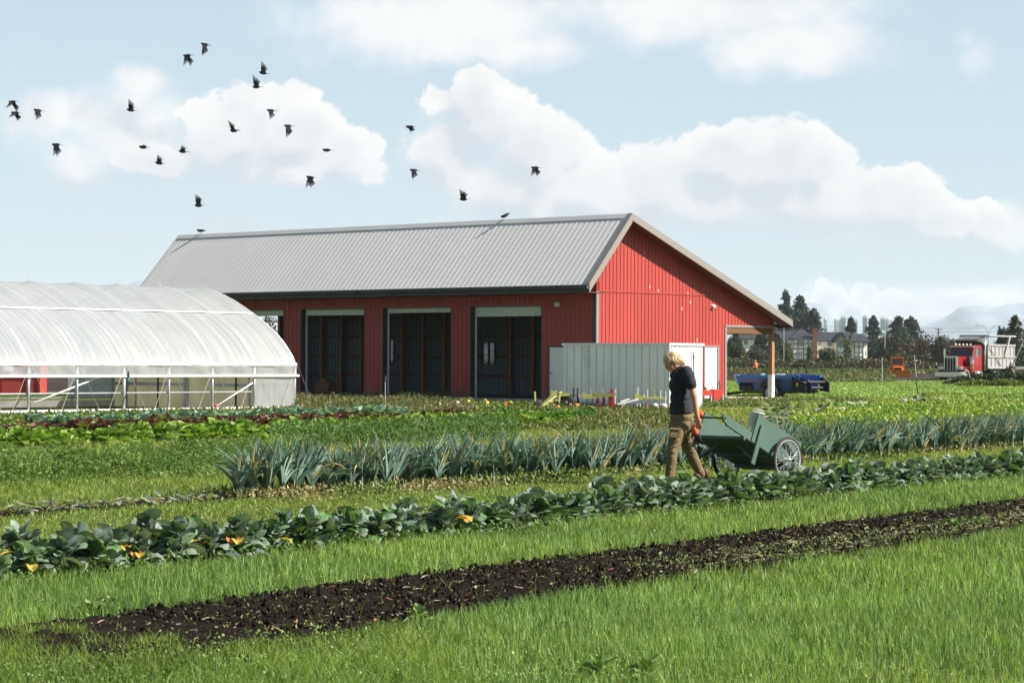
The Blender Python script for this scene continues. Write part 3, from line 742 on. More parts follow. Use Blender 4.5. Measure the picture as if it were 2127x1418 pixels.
# t-shirt
s_ = MB()
for c, r in (((1412, 779, 0), (.135, .17, .10)), ((1411, 800, 0), (.138, .17, .15)), ((1414, 826, 0), (.143, .155, .15)), ((1415, 845, 0), (.146, .158, .12))):
    s_.ell(L(*c), r, 18, 12)
capsule(s_, [L(1411, 770, -.02), L(1427, 773, -.15)], [.075, .07]); capsule(s_, [L(1411, 770, .02), L(1404, 774, .15)], [.075, .07])
capsule(s_, [L(1426, 771, -.15), L(1431, 783, -.185), L(1436, 799, -.205)], [.078, .080, .074], 14)
capsule(s_, [L(1408, 774, .15), L(1416, 800, .215)], [.075, .07], 14)
s_.prism([(-.0, 0)], 'X', 0, 0) if False else None
a_, b_ = L(1415, 848, 0), L(1416, 858, 0)
s_.tube([L(1414, 835, 0), L(1415, 848, 0), L(1416, 859, 0)], [.15, .153, .157], 18)
for k in range(9):                                          # folds at the waist and under the arm
    z = random.uniform(815, 850); x0 = random.uniform(1392, 1412)
    capsule(s_, [L(x0, z, -.135), L(x0+12, z-random.uniform(3, 9), -.15), L(x0+20, z-random.uniform(8, 14), -.12)], [.008, .013, .006], 6)
for k in range(5):
    capsule(s_, [L(1428+k*1.5, 778+k*3, -.235), L(1436+k, 790+k*2, -.262)], [.006, .008], 6)
shirt = fuse(s_, 't_shirt', M_shirt, per, .010, 3)
mb = MB(); mb.tube([L(1396, 768, -.05), L(1403, 771, -.10), L(1412, 766, -.115), L(1417, 760, -.09)], .010, 6); mb.build('collar', M_shirt, shirt, smooth=True)
# trousers
t_ = MB()
t_.ell(L(1416, 866, 0), (.155, .152, .10), 18, 12); t_.ell(L(1415, 884, 0), (.165, .155, .13), 18, 12)
legN = [L(1409, 890, -.08), L(1404, 912, -.12), L(1397, 936, -.16), L(1395, 955, -.18), L(1393, 975, -.18), L(1391, 993, -.18)]
capsule(t_, legN, [.115, .098, .078, .071, .068, .066], 14)
legF = [L(1423, 890, .08), L(1428, 912, .11), L(1434, 936, .13), L(1442, 956, .17), L(1451, 974, .2), L(1456, 984, .22)]
capsule(t_, legF, [.112, .098, .078, .072, .062, .060], 14)
t_.ell(L(1436, 883, -.06), (.05, .05, .10), 10, 8); 
for k in range(16):                                         # creases
    py = random.choice((920, 931, 938, 945, 975, 984, 990))+random.uniform(-4, 4)
    cx_ = np.interp(py, [890, 936, 993], [1409, 1397, 1391])
    capsule(t_, [L(cx_-8, py+2, -.235), L(cx_, py-1, -.252), L(cx_+8, py-5, -.225)], [.005, .010, .005], 6)
for k in range(12):
    py = random.choice((920, 932, 940, 950, 970, 980))+random.uniform(-4, 4)
    cx_ = np.interp(py, [890, 936, 984], [1423, 1434, 1456])
    capsule(t_, [L(cx_-7, py+4, .03+(py-936)/600), L(cx_, py, .015+(py-936)/600), L(cx_+6, py-4, .04+(py-936)/600)], [.005, .009, .005], 6)
tr_ = fuse(t_, 'trousers', M_pant, per, .010, 3)
mb = MB(); mb.bar(L(1402, 892, -.215), L(1401, 908, -.235), .11, .02, up=(0, -1, .2)); mb.bar(L(1402, 889, -.21), L(1401.7, 893, -.222), .12, .034, up=(0, -1, .2)); 
pk = mb.build('thigh_pocket', M_pant, tr_)
for (px, py, d, nm) in ((1386, 996, -.2, 'boot'), (1457, 990, .22, 'boot')):
    b = MB(); c = L(px, py, d); c.z = max(c.z, .05)
    b.ell(c+Vector((-.02, 0, -.01)), (.13, .055, .045), 12, 8, Matrix.Rotation(math.radians(35 if px > 1420 else 3), 3, 'Y')@Matrix.Rotation(math.radians(35), 3, 'Z'))
    b.ell(c+Vector((.05, .02, .05)), (.06, .05, .07), 10, 8); fuse(b, nm, mat('boot_leather', (.09, .05, .03), rough=.6), per, .01, 2)
# glove held in the bare hand (top-level, orange cuff and dark fingers)
gv = empty('work_glove', tuple(M(1443, 887, -.17)), 0, 'orange and black work glove held in the bare hand of the man', 'glove')
go_ = Vector(gv.location)
def Lg(*a): return M(*a)-go_
b = MB(); capsule(b, [Lg(1441, 885, -.17), Lg(1443, 892, -.17), Lg(1446, 899, -.17)], [.024, .033, .036], 12); fuse(b, 'cuff', M_orange, gv, .006, 1)
b = MB(); hand(b, Lg(1444.5, 893, -.17), (.25, 0, -1), (1, -.2, 0), -1, 1.15, .10); fuse(b, 'palm_and_fingers', M_blackg, gv, .006, 1)
# glove worn on the far hand, closed round the bar
wg = empty('worn_glove', tuple(M(1453, 861, .27)), 0, 'orange glove on the far hand closed round the cart handle', 'glove'); 
b = MB(); c0_ = Vector((0, 0, 0)); b.ell(c0_+Vector((.0, 0, .028)), (.042, .04, .036), 12, 8)
for i in range(4):
    x = -.032+i*.021; capsule(b, [Vector((x, -.03, .035)), Vector((x, -.044, .0)), Vector((x, -.028, -.03)), Vector((x, -.0, -.034))], [.0115, .0115, .0105, .009], 8)
capsule(b, [Vector((-.02, .03, .02)), Vector((.015, .03, -.012)), Vector((.03, .012, -.034))], [.014, .012, .009], 8)
fuse(b, 'glove_hand', M_orange, wg, .006, 1)
b = MB(); capsule(b, [Vector((-.02, 0, .03)), Vector((-.05, .02, .06))], [.034, .036]); b.build('cuff', M_orange, wg, smooth=True)

# garden cart, tipped back about its axle
M_cart = mat('green_paint', (.066, .115, .092), rough=.55, var=.12, scale=3., bump=.002, spec=.35)
M_steel = mat('black_steel', (.02, .02, .022), rough=.4)
M_rim = mat('chrome_rim', (.65, .65, .66), rough=.25, metal=.6)
M_tyre = mat('tyre', (.035, .033, .033), rough=.85, var=.3, scale=20.)
AX = Vector((3.72, 31.9, .325))
dirx = Vector((.69, .72, 0)).normalized(); far = Vector((-dirx.y, dirx.x, 0))
cart = empty('garden_cart', (AX.x, AX.y, AX.z), math.atan2(dirx.y, dirx.x), 'green plywood garden cart with two spoked bicycle wheels being pulled', 'cart')
cart.rotation_mode = 'XYZ'; TAU = math.radians(24)
cart.rotation_euler = (Matrix.Rotation(math.atan2(dirx.y, dirx.x), 4, 'Z')@Matrix.Rotation(TAU, 4, 'Y')).to_euler()
# local: x to the rear, y to the far side, z up; near wheel at y=0
WD = .92; yn, yf = .08, .08+WD
def plate(name, poly, y, mt=M_cart, t=.018, par=cart):
    b = MB(); b.prism(poly, 'Y', y, y+t); return b.build(name, mt, par)
side = [(-.735, -.036), (-.735, .364), (.30, .364), (.30, -.036)]
plate('side_panel', side, yn); plate('side_panel', side, yf)
rail = [(-1.395, .06), (-1.34, .085), (-.74, .085), (-.74, -.035), (-1.25, -.035), (-1.385, .0)]
plate('handle_rail', rail, yn+.02, t=.03); plate('handle_rail', rail, yf-.03, t=.03)
b = MB(); b.box(-.88, .3, yn+.05, yf-.03, -.05, -.036); b.build('floor_board', M_cart, cart)
b = MB(); b.box(-.90, -.86, yn-.0, yf+.02, -.078, -.04) ; b.build('front_lip', M_cart, cart)
b = MB(); b.box(.285, .30, yn+.019, yf-.001, -.035, .36); b.build('rear_panel', M_cart, cart)
b = MB(); b.box(-.30, -.26, yn+.05, yf-.03, -.09, -.051); b.box(.1, .14, yn+.05, yf-.03, -.09, -.051); b.build('floor_battens', M_cart, cart)
b = MB(); b.tube([(-1.36, yn+.0, .03), (-1.36, yf+.03, .03)], .0125, 10); b.build('handle_bar', M_steel, cart, smooth=True)
for yy, s in ((yn-.035, 1), (yf+.019, -1)):
    b = MB(); b.bev(-.655, -.575, yy, yy+.034, -.32, .235, .006); lg = b.build('leg', M_cart, cart)
    b = MB(); b.bar((-.62, yy+.02*s, -.26), (-.62, yy+s*.34, -.05), .03, .045, up=(1, 0, 0)); b.build('leg_brace', M_cart, lg)
b = MB()
for yy in (yn-.003, ):
    for k in range(10): b.lathe([(0, -.001), (.004, 0)], (-.7+k*.1, yy, .35), 'Y', 6)
b.build('screws', M_steel, cart)
R = .315
def wheel(y):
    we = empty('wheel'); we.parent = cart; we.location = (0, y, 0)
    b = MB(); b.lathe([(R-.045, -.016), (R-.02, -.023), (R-.004, -.012), (R, 0), (R-.004, .012), (R-.02, .023), (R-.045, .016), (R-.04, 0)], axis='Y', n=56, closed=True); b.build('tyre', M_tyre, we, smooth=True)
    b = MB(); b.lathe([(R-.062, -.010), (R-.042, -.017), (R-.04, -.012), (R-.05, 0), (R-.04, .012), (R-.042, .017), (R-.062, .010)], axis='Y', n=56, closed=True); b.build('rim', M_rim, we, smooth=True)
    b = MB(); b.lathe([(0, -.05), (.018, -.05), (.018, -.042), (.03, -.04), (.03, -.03), (.013, -.025), (.013, .025), (.03, .03), (.03, .04), (0, .042)], axis='Y', n=18); b.build('hub', M_rim, we, smooth=True)
    for k in range(28):
        t = 2*math.pi*k/28; s = 1 if k % 2 else -1; off_ = .9*(1 if (k//2) % 2 else -1)
        b = MB(); b.tube([(.028*math.cos(t+off_), s*.034, .028*math.sin(t+off_)), ((R-.055)*math.cos(t), 0, (R-.055)*math.sin(t))], .0022, 5, cap=False); b.build('spoke', M_rim, we)
wheel(0); wheel(WD+.12)
b = MB(); b.tube([(0, -.05, 0), (0, WD+.2, 0)], .011, 8); b.build('axle', M_steel, cart)
b = MB(); b.bar((.0, yn+.09, .0), (.0, yn+.09, -.04), .03, .06); b.bar((.0, yf-.06, .0), (.0, yf-.06, -.04), .03, .06); b.build('axle_brackets', M_steel, cart)
# white pail in the cart, white jug behind it
pl = MB(); pl.lathe([(0, 0), (.13, 0), (.155, .3), (.165, .3), (.165, .32), (.15, .32), (.13, .02), (0, .02)], n=28)
o = pl.build('pail', mat('white_plastic', (.80, .82, .84), rough=.4), None, smooth=True, label='white plastic pail standing at the front of the green cart', cat='pail')
cl = cart.rotation_euler.to_matrix(); o.location = W(1566, 886, 32.1); o.scale = (.62,)*3; o.rotation_euler = (0, math.radians(12), math.radians(20))
b = MB(); b.lathe([(0, 0), (.09, 0), (.105, .02), (.105, .13), (.06, .2), (.028, .215), (.028, .25), (0, .25)], n=20)
o = b.build('plastic_jug', MATS['white_plastic'], None, smooth=True, label='pale plastic jug lying in the grass under the green cart', cat='jug')
g_ = W(1514, 957, 35.2); o.location = (g_.x, g_.y, .11); o.rotation_euler = (0, math.radians(85), .4)
# ---------------- small things by the barn ----------------
M_yel = mat('yellow_green_paint', (.42, .42, .13), rough=.5, var=.15); M_redp = mat('red_paint', (.34, .035, .025), rough=.4, var=.12); M_blk = mat('black_rubber', (.02, .02, .02), rough=.7)
M_grey = mat('worn_steel', (.42, .42, .42), rough=.45, metal=.3, var=.2); M_ora = mat('orange_paint', (.60, .17, .02), rough=.5, var=.12)
def disc(b, c, r, t, axis='Y', n=20, dish=.0): b.lathe([(0, -t), (r*.3, -t), (r, -t*.2+dish), (r, t*.2+dish), (r*.3, t), (0, t)], c, axis, n)
def at(px, py, Y, name, label, cat, rz=0., group=None):
    p = W(px, py, Y); return empty(name, (p.x, p.y, 0), rz, label, cat, group)
# A: folding cultivator frame on little wheels
A = at(1141, 850, 78, 'cultivator_frame', 'folded yellow-green cultivator frame on small wheels left of the shed', 'cultivator', .25)
b = MB(); b.bar((-.45, -.2, .03), (-.05, -.1, .2), .06); b.bar((-.45, -.2, .05), (.45, .1, .62), .05); b.bar((-.2, .25, .15), (.3, .2, .66), .05); b.bar((-.1, -.1, .3), (.35, .25, .32), .05); b.bar((-.42, .2, .2), (-.44, .2, .62), .05); b.bar((.33, .0, .2), (.36, .0, .62), .05); b.build('frame', M_yel, A)
for x, y in ((-.38, 0), (.25, .05)):
    b = MB(); b.lathe([(0, -.04), (.12, -.05), (.16, -.03), (.16, .03), (.12, .05), (0, .04)], (x, y, .17), 'Y', 18); b.build('wheel', M_blk, A, smooth=True)
b = MB(); b.prism([(-.5, .0), (-.15, .08), (-.1, .2), (-.48, .12)], 'Y', -.3, -.26); b.build('yellow_plate', M_yel, A)
# B: tine toolbar with a big black wheel
B = at(1197, 850, 78.6, 'tine_toolbar', 'black tine toolbar with one black wheel and yellow hitch plates', 'cultivator', .05)
b = MB(); b.bar((-.5, 0, .48), (1.05, 0, .48), .08); b.bar((-.5, .3, .42), (1.05, .3, .42), .06); b.build('toolbar', M_grey, B)
b = MB(); b.lathe([(0, -.03), (.05, -.05), (.22, -.05), (.27, -.03), (.27, .03), (.22, .05), (.05, .05), (0, .03)], (-.34, -.12, .27), 'Y', 26); w_ = b.build('wheel', M_blk, B, smooth=True)
b = MB(); b.lathe([(0, -.06), (.04, -.055), (.04, .0)], (-.34, -.12, .27), 'Y', 12); b.build('hub', M_grey, w_)
for x in (-.06, .22, .40, .62, .82, 1.0):
    b = MB(); b.tube([(x, -.02, .46), (x+.02, -.06, .52), (x+.12, -.09, .42), (x+.13, -.06, .24), (x+.05, -.12, .1)], .016, 6); b.build('spring_tine', M_blk, B)
for x, zz in ((-.85, .52), (.18, .46)):
    b = MB(); b.prism([(x, zz-.05), (x, zz+.16), (x+.16, zz+.06), (x+.6, zz+.05), (x+.6, zz-.04), (x+.1, zz-.08)], 'Y', -.2, -.13); b.build('hitch_plate', M_yel, B)
for x in (-.1, .03):
    b = MB(); b.bar((x, -.1, .05), (x, -.1, .75), .05, .04); b.build('upright', M_blk, B)
for x in (.5, .92, 1.35):
    b = MB(); b.bar((x, .32, .4), (x, .32, .72), .045, .045); b.build('upright', M_grey, B)
# C: red rotary cultivator
Cc = at(1258, 852, 78, 'rotary_cultivator', 'bright red rotary cultivator heads in front of the silver shed', 'cultivator', -.1)
for i, x in enumerate((-.28, -.08, .12)):
    b = MB(); disc(b, (x, -.05, .2), .15, .05, 'X', 14); 
    for k in range(8):
        t = k*math.pi/4; b.bar((x, -.05, .2), (x+.04, -.05+.19*math.cos(t), .2+.19*math.sin(t)), .03, .02)
    b.build('rotor', M_redp, Cc)
    b = MB(); b.bar((x, .0, .2), (x, .05, .58), .05, .05); b.build('arm', M_redp, Cc)
b = MB(); b.bar((-.35, .05, .58), (.35, .05, .56), .09, .06); b.build('beam', M_grey, Cc)
b = MB(); b.bar((.24, -.1, .02), (.2, -.05, .7), .16, .1); b.box(.2, .5, -.16, -.04, .0, .22); b.build('gear_box', M_redp, Cc)
b = MB(); b.prism([(-.42, .42), (-.42, .66), (-.3, .56), (.3, .56), (.3, .48), (-.3, .46)], 'Y', -.22, -.16); b.build('hitch_plate', M_yel, Cc)
# D: disc hiller toolbar
D = at(1338, 852, 78, 'disc_toolbar', 'yellow and white toolbar with pale discs and pins near the man', 'cultivator', .05)
b = MB(); b.bar((-.3, 0, .44), (.7, 0, .42), .07, .07); b.bar((-.3, .05, .38), (-.92, -.05, .1), .07, .05); b.prism([(-.32, .38), (-.32, .62), (-.1, .5), (.0, .44), (-.1, .36)], 'Y', -.1, -.04); b.build('toolbar', M_yel, D)
b = MB(); b.bar((-.2, -.1, .38), (-.9, -.15, .22), .05, .05); b.bar((-.5, -.1, .4), (-.8, -.15, .3), .04, .04); b.build('white_arm', M_pipe, D)
for x, z1 in ((-.2, .78), (0, .55), (.12, .7), (.35, .76), (.55, .68), (.72, .66), (-.95, .7)):
    b = MB(); b.bar((x, .04, .05), (x, .04, z1), .035, .03); b.build('pin', M_pipe if x != .35 else M_yel, D)
for x in (.36, .64):
    b = MB(); disc(b, (x, -.1, .14), .12, .015, 'Y', 22, .02); b.build('disc', mat('pale_disc', (.5, .5, .5)), D, smooth=True)
for x in (-.25, -.15, -.75):
    b = MB(); disc(b, (x, -.05, .13), .13, .03, 'X', 18); b.build('disc', M_grey, D, smooth=True)
for x in (.1, .5):
    b = MB(); disc(b, (x, -.02, .08), .06, .04, 'Y', 12); b.bar((x, 0, .08), (x-.06, 0, .28), .04); b.build('red_clamp', M_redp, D)
# red implement by the gable door
E_ = at(1478, 830, 88.5, 'red_implement', 'red three-point implement with hoses before the lit white door', 'implement', -YAW+math.pi/2)
b = MB(); b.box(-.75, .05, -.08, .08, .36, .56); b.build('beam', M_redp, E_)
b = MB(); b.prism([(-.0, .1), (.2, .1), (.55, .36), (.55, .6), (.0, .6)], 'Y', -.1, .1); b.build('gear_case', M_redp, E_)
b = MB(); b.tube([(-.7, 0, .55), (-.5, 0, .78), (-.3, .1, .62), (-.1, 0, .85), (.1, 0, .62)], .018, 6); b.tube([(.35, 0, .6), (.38, 0, .85), (.5, 0, .9), (.52, 0, .6)], .02, 6); b.build('hose', M_blk, E_)
for x in (-.1, .62): 
    b = MB(); b.bar((x, -.05, 0), (x, -.05, .4), .06); b.build('stand', M_grey, E_)
b = MB(); b.lathe([(0, 0), (.07, .02), (.05, .1), (0, .1)], (-.35, 0, .56), 'Z', 10); b.build('cap', M_ora, E_)
# two blue spreaders
M_blu = mat('blue_paint', (.015, .075, .27), rough=.38, var=.1, spec=.5); M_bld = mat('dark_steel', (.02, .022, .025), rough=.6)
def spreader(px, Y, rz, label, Lh=1.35, full=True):
    s = at(px, 830, Y, 'manure_spreader', label, 'spreader', rz, 'blue manure spreaders')
    b = MB()
    # open hopper, flared sides
    for sy in (-1, 1):
        b.add([(-Lh, sy*.48, .42), (Lh, sy*.48, .42), (Lh, sy*.66, .98), (-Lh-.25, sy*.72, 1.06), (-Lh-.25, sy*.70, 1.06), (-Lh, sy*.46, .44), (Lh, sy*.46, .44), (Lh, sy*.64, .98)], [(0,1,2,3), (5,6,7,4), (3,2,7,4), (0,3,4,5), (1,6,7,2)])
    b.box(-Lh, Lh, -.47, .47, .40, .44); b.add([(-Lh, -.48, .42), (-Lh, .48, .42), (-Lh-.3, .72, 1.08), (-Lh-.3, -.72, 1.08), (-Lh-.02, -.48, .42), (-Lh-.02, .48, .42), (-Lh-.34, .72, 1.08), (-Lh-.34, -.72, 1.08)], [(0,1,2,3), (7,6,5,4), (3,2,6,7), (0,3,7,4), (1,5,6,2)])
    h = b.build('hopper', M_blu, s)
    b = MB(); b.bar((-Lh, -.69, 1.02), (Lh, -.67, .99), .09, .13); b.bar((-Lh, .69, 1.02), (Lh, .67, .99), .09, .13); b.build('hopper_rim', mat('light_blue', (.05, .20, .48), rough=.4), h)
    b = MB(); b.add([(-Lh-.2, -.66, .98), (-Lh+.55, -.70, .98), (-Lh+.5, -.66, 1.06), (-Lh-.15, -.62, 1.1)], [(0,1,2,3)]); 
    b = MB(); b.prism([(Lh-.1, .35), (Lh+.12, .35), (Lh+.5, .3), (Lh+.5, .72), (Lh, 1.0), (Lh-.1, 1.0)], 'Y', -.74, -.68); b.build('beater_guard', M_bld, s); b = MB(); b.prism([(Lh-.1, .35), (Lh+.12, .35), (Lh+.5, .3), (Lh+.5, .72), (Lh, 1.0), (Lh-.1, 1.0)], 'Y', .68, .74); b.build('beater_guard', M_bld, s)
    for z in (.5, .75):
        b = MB(); b.tube([(Lh+.25, -.66, z), (Lh+.25, .66, z)], .06, 8)
        for k in range(8):
            y = -.6+k*.17; b.bar((Lh+.25, y, z), (Lh+.25+.14*math.cos(k), y, z+.14*math.sin(k)), .03, .02)
        b.build('beater', M_bld, s)
    b = MB(); b.box(-Lh-.1, Lh-.1, -.6, -.54, .30, .38); b.box(-Lh-.1, Lh-.1, .54, .6, .30, .38); b.bar((-Lh, -.55, .34), (-Lh-1.05, 0, .22), .08, .1); b.bar((-Lh, .55, .34), (-Lh-1.05, 0, .22), .08, .1); b.bar((-Lh-.9, 0, .05), (-Lh-.9, 0, .5), .07); b.build('chassis', M_bld, s)
    b = MB(); b.tube([(-Lh-.05, -.62, .55), (-Lh+.5, -.64, .55)], .14, 12); b.build('gearbox', M_bld, s)
    for x in (.15, ):
        for sy in (-1, 1):
            w_ = empty('wheel'); w_.parent = s; w_.location = (x, sy*.82, .33)
            b = MB(); b.lathe([(.2, -.1), (.3, -.1), (.33, -.05), (.33, .05), (.3, .1), (.2, .1)], axis='Y', n=28); b.build('tyre', M_blk, w_, smooth=True)
            b = MB(); b.lathe([(0, -.06), (.06, -.07), (.08, -.04), (.19, -.05), (.205, -.1), (.205, .1), (0, .09)], axis='Y', n=24); 
            b.build('rim', mat('rim_grey', (.36, .38, .40), rough=.5), w_, smooth=True)
            b = MB()
            for k in range(6): b.lathe([(0, -.062), (.022, -.062), (.022, -.04)], (.13*math.cos(k*1.047), 0 if sy > 0 else 0, .13*math.sin(k*1.047)), 'Y', 8)
            b.build('rim_holes', M_blk, w_)
            b = MB(); pts = [((.42)*math.cos(t), 0, .42*math.sin(t)) for t in np.linspace(.5, 2.64, 9)]
            b = MB()
            for i in range(8): b.bar(pts[i], pts[i+1], .02, .26, up=(pts[i][0], 0, pts[i][2]))
            b.build('mudguard', M_bld, w_)
    if full:
        b = MB(); b.tube([(.85, -.69, 1.0), (.85, -.69, 1.34), (.9, -.69, 1.38)], .02, 6)
    # worn lettering and warning stickers
    b = MB()
    for k in range(9): b.box(-Lh+.18+k*.075, -Lh+.18+k*.075+.05, -.655, -.645, .79, .83)
    o = b.build('lettering', mat('letter', (.55, .2, .14)), h); o.rotation_euler = (0, 0, 0)
    b = MB(); b.box(Lh+.1, Lh+.18, -.748, -.742, .6, .76); b.build('sticker', mat('stk', (.7, .55, .05)), s)
    return s
s1 = spreader(1600, 101, -.3, 'dark blue manure spreader partly behind the timber post of the barn', 1.15)
s2 = spreader(1648, 105, -.95, 'second blue spreader with a steel hoop, right end beyond the first', 1.05)
b = MB(); b.tube([(-.9, .66, .95), (-.9, .66, 1.4), (-.86, .66, 1.46), (.1, .66, 1.46), (.14, .66, 1.4), (.14, .66, .95)], .022, 6); b.build('steel_hoop', M_bld, s2)
# red roll-off dumpster behind the greenhouse
dp = at(38, 828, 96, 'dumpster', 'red ribbed dumpster seen through the open greenhouse side', 'dumpster', .05)
b = MB(); b.prism([(-3.6, .18), (1.0, .18), (1.0, .86), (1.04, .9), (1.04, 1.6), (-3.6, 1.6)], 'Y', -1, 1); bb = b.build('bin', mat('dumpster_red', (.34, .045, .04), rough=.6, var=.2), dp)
b = MB(); b.box(-3.6, 1.06, -1.03, -1.0, .84, .92); b.box(-3.6, 1.07, -1.05, -.98, 1.55, 1.65); 
for x in (-2.8, -1.6, -.5, .5, .98): b.box(x-.04, x+.04, -1.045, -1.0, .2, .84); b.box(x-.04, x+.04, -1.045, -1.0, .92, 1.55)
b.build('bin_ribs', mat('red_dark', (.24, .03, .025), rough=.5), bb)
b = MB(); b.box(-.42, -.05, -1.055, -1.046, 1.12, 1.4); b.box(.7, .9, -1.055, -1.046, .97, 1.05); b.box(-.1, 0, -1.055, -1.046, .97, 1.05); b.build('notice', mat('notice', (.7, .7, .68)), bb)
# stand-pipes, stake, flags, pipe
hs = at(800, 860, 72, 'standpipe', 'thin steel irrigation standpipe with a dark sprinkler head before the bays', 'standpipe')
b = MB(); b.tube([(0, 0, 0), (0, 0, 1.0)], .014, 6); b.build('riser', M_galv, hs); b = MB(); b.lathe([(0, 1.0), (.03, 1.0), (.045, 1.05), (.02, 1.12), (.035, 1.15), (0, 1.17)], n=10); b.build('sprinkler_head', M_bld, hs)
hs = at(252, 860, 69.5, 'standpipe', 'bent black hose with a blue sprinkler head beside the greenhouse', 'standpipe')
b = MB(); b.tube([(0, 0, 0), (.02, 0, .3), (.14, 0, .6), (.2, 0, .9), (.2, 0, 1.02)], .014, 6); b.build('riser', M_bld, hs); b = MB(); b.lathe([(0, 1.0), (.03, 1.0), (.03, 1.1), (0, 1.1)], (.2, 0, 0), n=10); b.build('hose_fitting', mat('cyan', (.02, .25, .4)), hs); b = MB(); b.lathe([(0, 1.1), (.035, 1.1), (.045, 1.15), (.02, 1.27), (0, 1.28)], (.2, 0, 0), n=10); b.build('sprinkler_head', M_bld, hs)
g0 = G(1908, 838); st = empty('stake', (g0.x, g0.y, 0), 0, 'tall thin wooden stake leaning left at the edge of the bright field', 'stake')
tp = W(1899, 738, g0.y)-g0
b = MB(); b.tube([(0, 0, 0), tp*.55], .02, 6); b.build('lower_pole', M_bld, st); b = MB(); b.tube([tp*.5, tp], .018, 6); b.build('upper_pole', mat('bare_wood', (.5, .4, .28)), st)
b = MB(); b.lathe([(0, 0), (.04, .02), (.0, .06)], tuple(tp*.88+Vector((.07, 0, 0))), n=8); b.build('white_knob', M_pipe, st)
for px, py, Y, h, lab in ((1519, 783, 140, 1.2, 'thin grey fence post beyond the lean-to opening'), (1832, 792, 200, 2.0, 'thin grey pole left of the orange bulldozer'), (1628, 765, 250, 9., 'pale light pole rising beside the house chimney')):
    p = G(px, py+8) if Y < 250 else W(px, 760, 420); p.z = 0
    o = empty('pole', p, 0, lab, 'pole'); b = MB(); b.tube([(0, 0, 0), (0, 0, h)], .03 if Y < 250 else .06, 6); b.build('shaft', M_galv, o)
M_fl = {'orange': mat('flag_orange', (.6, .25, .08)), 'red': mat('flag_red', (.7, .05, .03)), 'white': mat('flag_white', (.7, .6, .55)), 'yellow': mat('flag_yellow', (.7, .5, .03))}
fl = [(1145, 852, 'orange', 'orange marker flag left of the black implement wheel'), (1157, 857, 'orange', 'orange marker flag nearest the front, below the black implement wheel'), (1197, 852, 'orange', 'orange marker flag below the spring tines'), (1182, 852, 'orange', 'small orange marker flag right of the black implement wheel'),
 (948, 846, 'white', 'white marker flag in the grass before the third bay'), (971, 843, 'yellow', 'yellow marker flag just right of the white one'), (1005, 841, 'yellow', 'yellow marker flag standing between yellow and red flags'), (1010, 846, 'yellow', 'lower yellow marker flag of the close yellow pair'), (1048, 850, 'red', 'red marker flag in front of the third bay sill'), (1058, 846, 'yellow', 'yellow marker flag beside the red one'),
 (906, 850, 'red', 'red marker flag furthest left before the barn'), (912, 851, 'white', 'white marker flag touching the furthest red one'), (444, 854, 'red', 'tiny red marker flag at the foot of the greenhouse brace'), (624, 857, 'orange', 'orange marker flag by the greenhouse corner')]
for px, py, c, lab in fl:
    g0 = G(px, py+7); o = empty('marker_flag', g0, random.uniform(-.6, .6), lab, 'flag', 'marker flags in the field')
    b = MB(); b.tube([(0, 0, 0), (0, 0, .32)], .004, 4); b.build('wire', M_galv, o)
    b = MB(); b.add([(0, 0, .33), (.085, .02, .31), (.10, -.01, .25), (.01, 0, .22), (0, .006, .33), (.085, .026, .31), (.10, -.004, .25), (.01, .006, .22)], [(0,1,2,3), (7,6,5,4), (0,4,5,1), (1,5,6,2), (2,6,7,3), (3,7,4,0)]); b.build('flag', M_fl[c], o)
p0, p1 = G(1245, 886), G(1293, 879)
b = MB(); b.tube([p0+Vector((0, 0, .05)), p1+Vector((0, 0, .05))], .03, 8); b.tube([p1+Vector((0, 0, .05)), p1+Vector((.1, -.8, .04))], .028, 8)
b.build('plastic_pipe', M_pipe, None, smooth=True, label='white plastic pipe lying in the grass left of the man', cat='pipe')
mbp = MB(); gA = G(1462, 853)
link('dirt_patch', npmesh('dirt_patch', [(gA.x-1.2, gA.y-1.2, .006), (gA.x+2.2, gA.y-.6, .006), (gA.x+1.6, gA.y+1.6, .006), (gA.x-.3, gA.y+2.8, .006), (gA.x-1.3, gA.y+1., .006)], [[0,1,2,3,4]], mat('bare_earth', (.20, .12, .085), rough=.95, var=.25)), kind='structure')

# ---------------- dump truck, trailer, bulldozer, workers ----------------
M_cab = mat('truck_red', (.25, .012, .014), rough=.25, spec=.6, coat=.4); M_chr = mat('chrome', (.72, .74, .76), rough=.18, metal=.85, var=.05); M_box = mat('dump_body', (.30, .30, .29), rough=.6, var=.12, scale=2.); M_boxd = mat('dump_tarp', (.14, .14, .13), rough=.8)
TY = 203.; tp0 = W(1970, 790, TY)
trk = empty('dump_truck', (tp0.x, TY, 0), 0, 'red long-nosed dump truck with pale grey ribbed body parked by the hedge', 'truck')
# local: x right across the front seen from the camera, y to the rear ; turned so the flank shows on the right
trk.rotation_euler = (0, 0, -math.radians(42)); trk.scale = (1.06,)*3
b = MB(); b.bev(-1.2, 1.2, -.15, .25, .32, .78, .06); b.prism([(1.2, .32), (1.2, .78), (1.25, .78), (1.25, .32)], 'Y', .0, .5); b.build('bumper', M_chr, trk)
b = MB(); b.bev(-.62, .62, .28, .45, .85, 2.05, .06); gr = b.build('grille_surround', M_chr, trk)
b = MB(); b.box(-.52, .52, .262, .30, .92, 1.93); b.build('grille', M_blk, gr)
b = MB()
for k in range(5): x = -.52+k*.26; b.box(x-.018, x+.018, .25, .262, .92, 1.93)
b.build('grille_bars', M_chr, gr)
b = MB(); b.prism([(-.58, 1.0), (.58, 1.0), (.62, 1.9), (.5, 2.02), (-.5, 2.02), (-.62, 1.9)], 'Y', .45, 1.9)
b.prism([(-1.0, .9), (1.0, .9), (1.0, 1.15), (.62, 1.25), (-.62, 1.25), (-1.0, 1.15)], 'Y', .5, 1.6); b.build('hood', M_cab, trk)
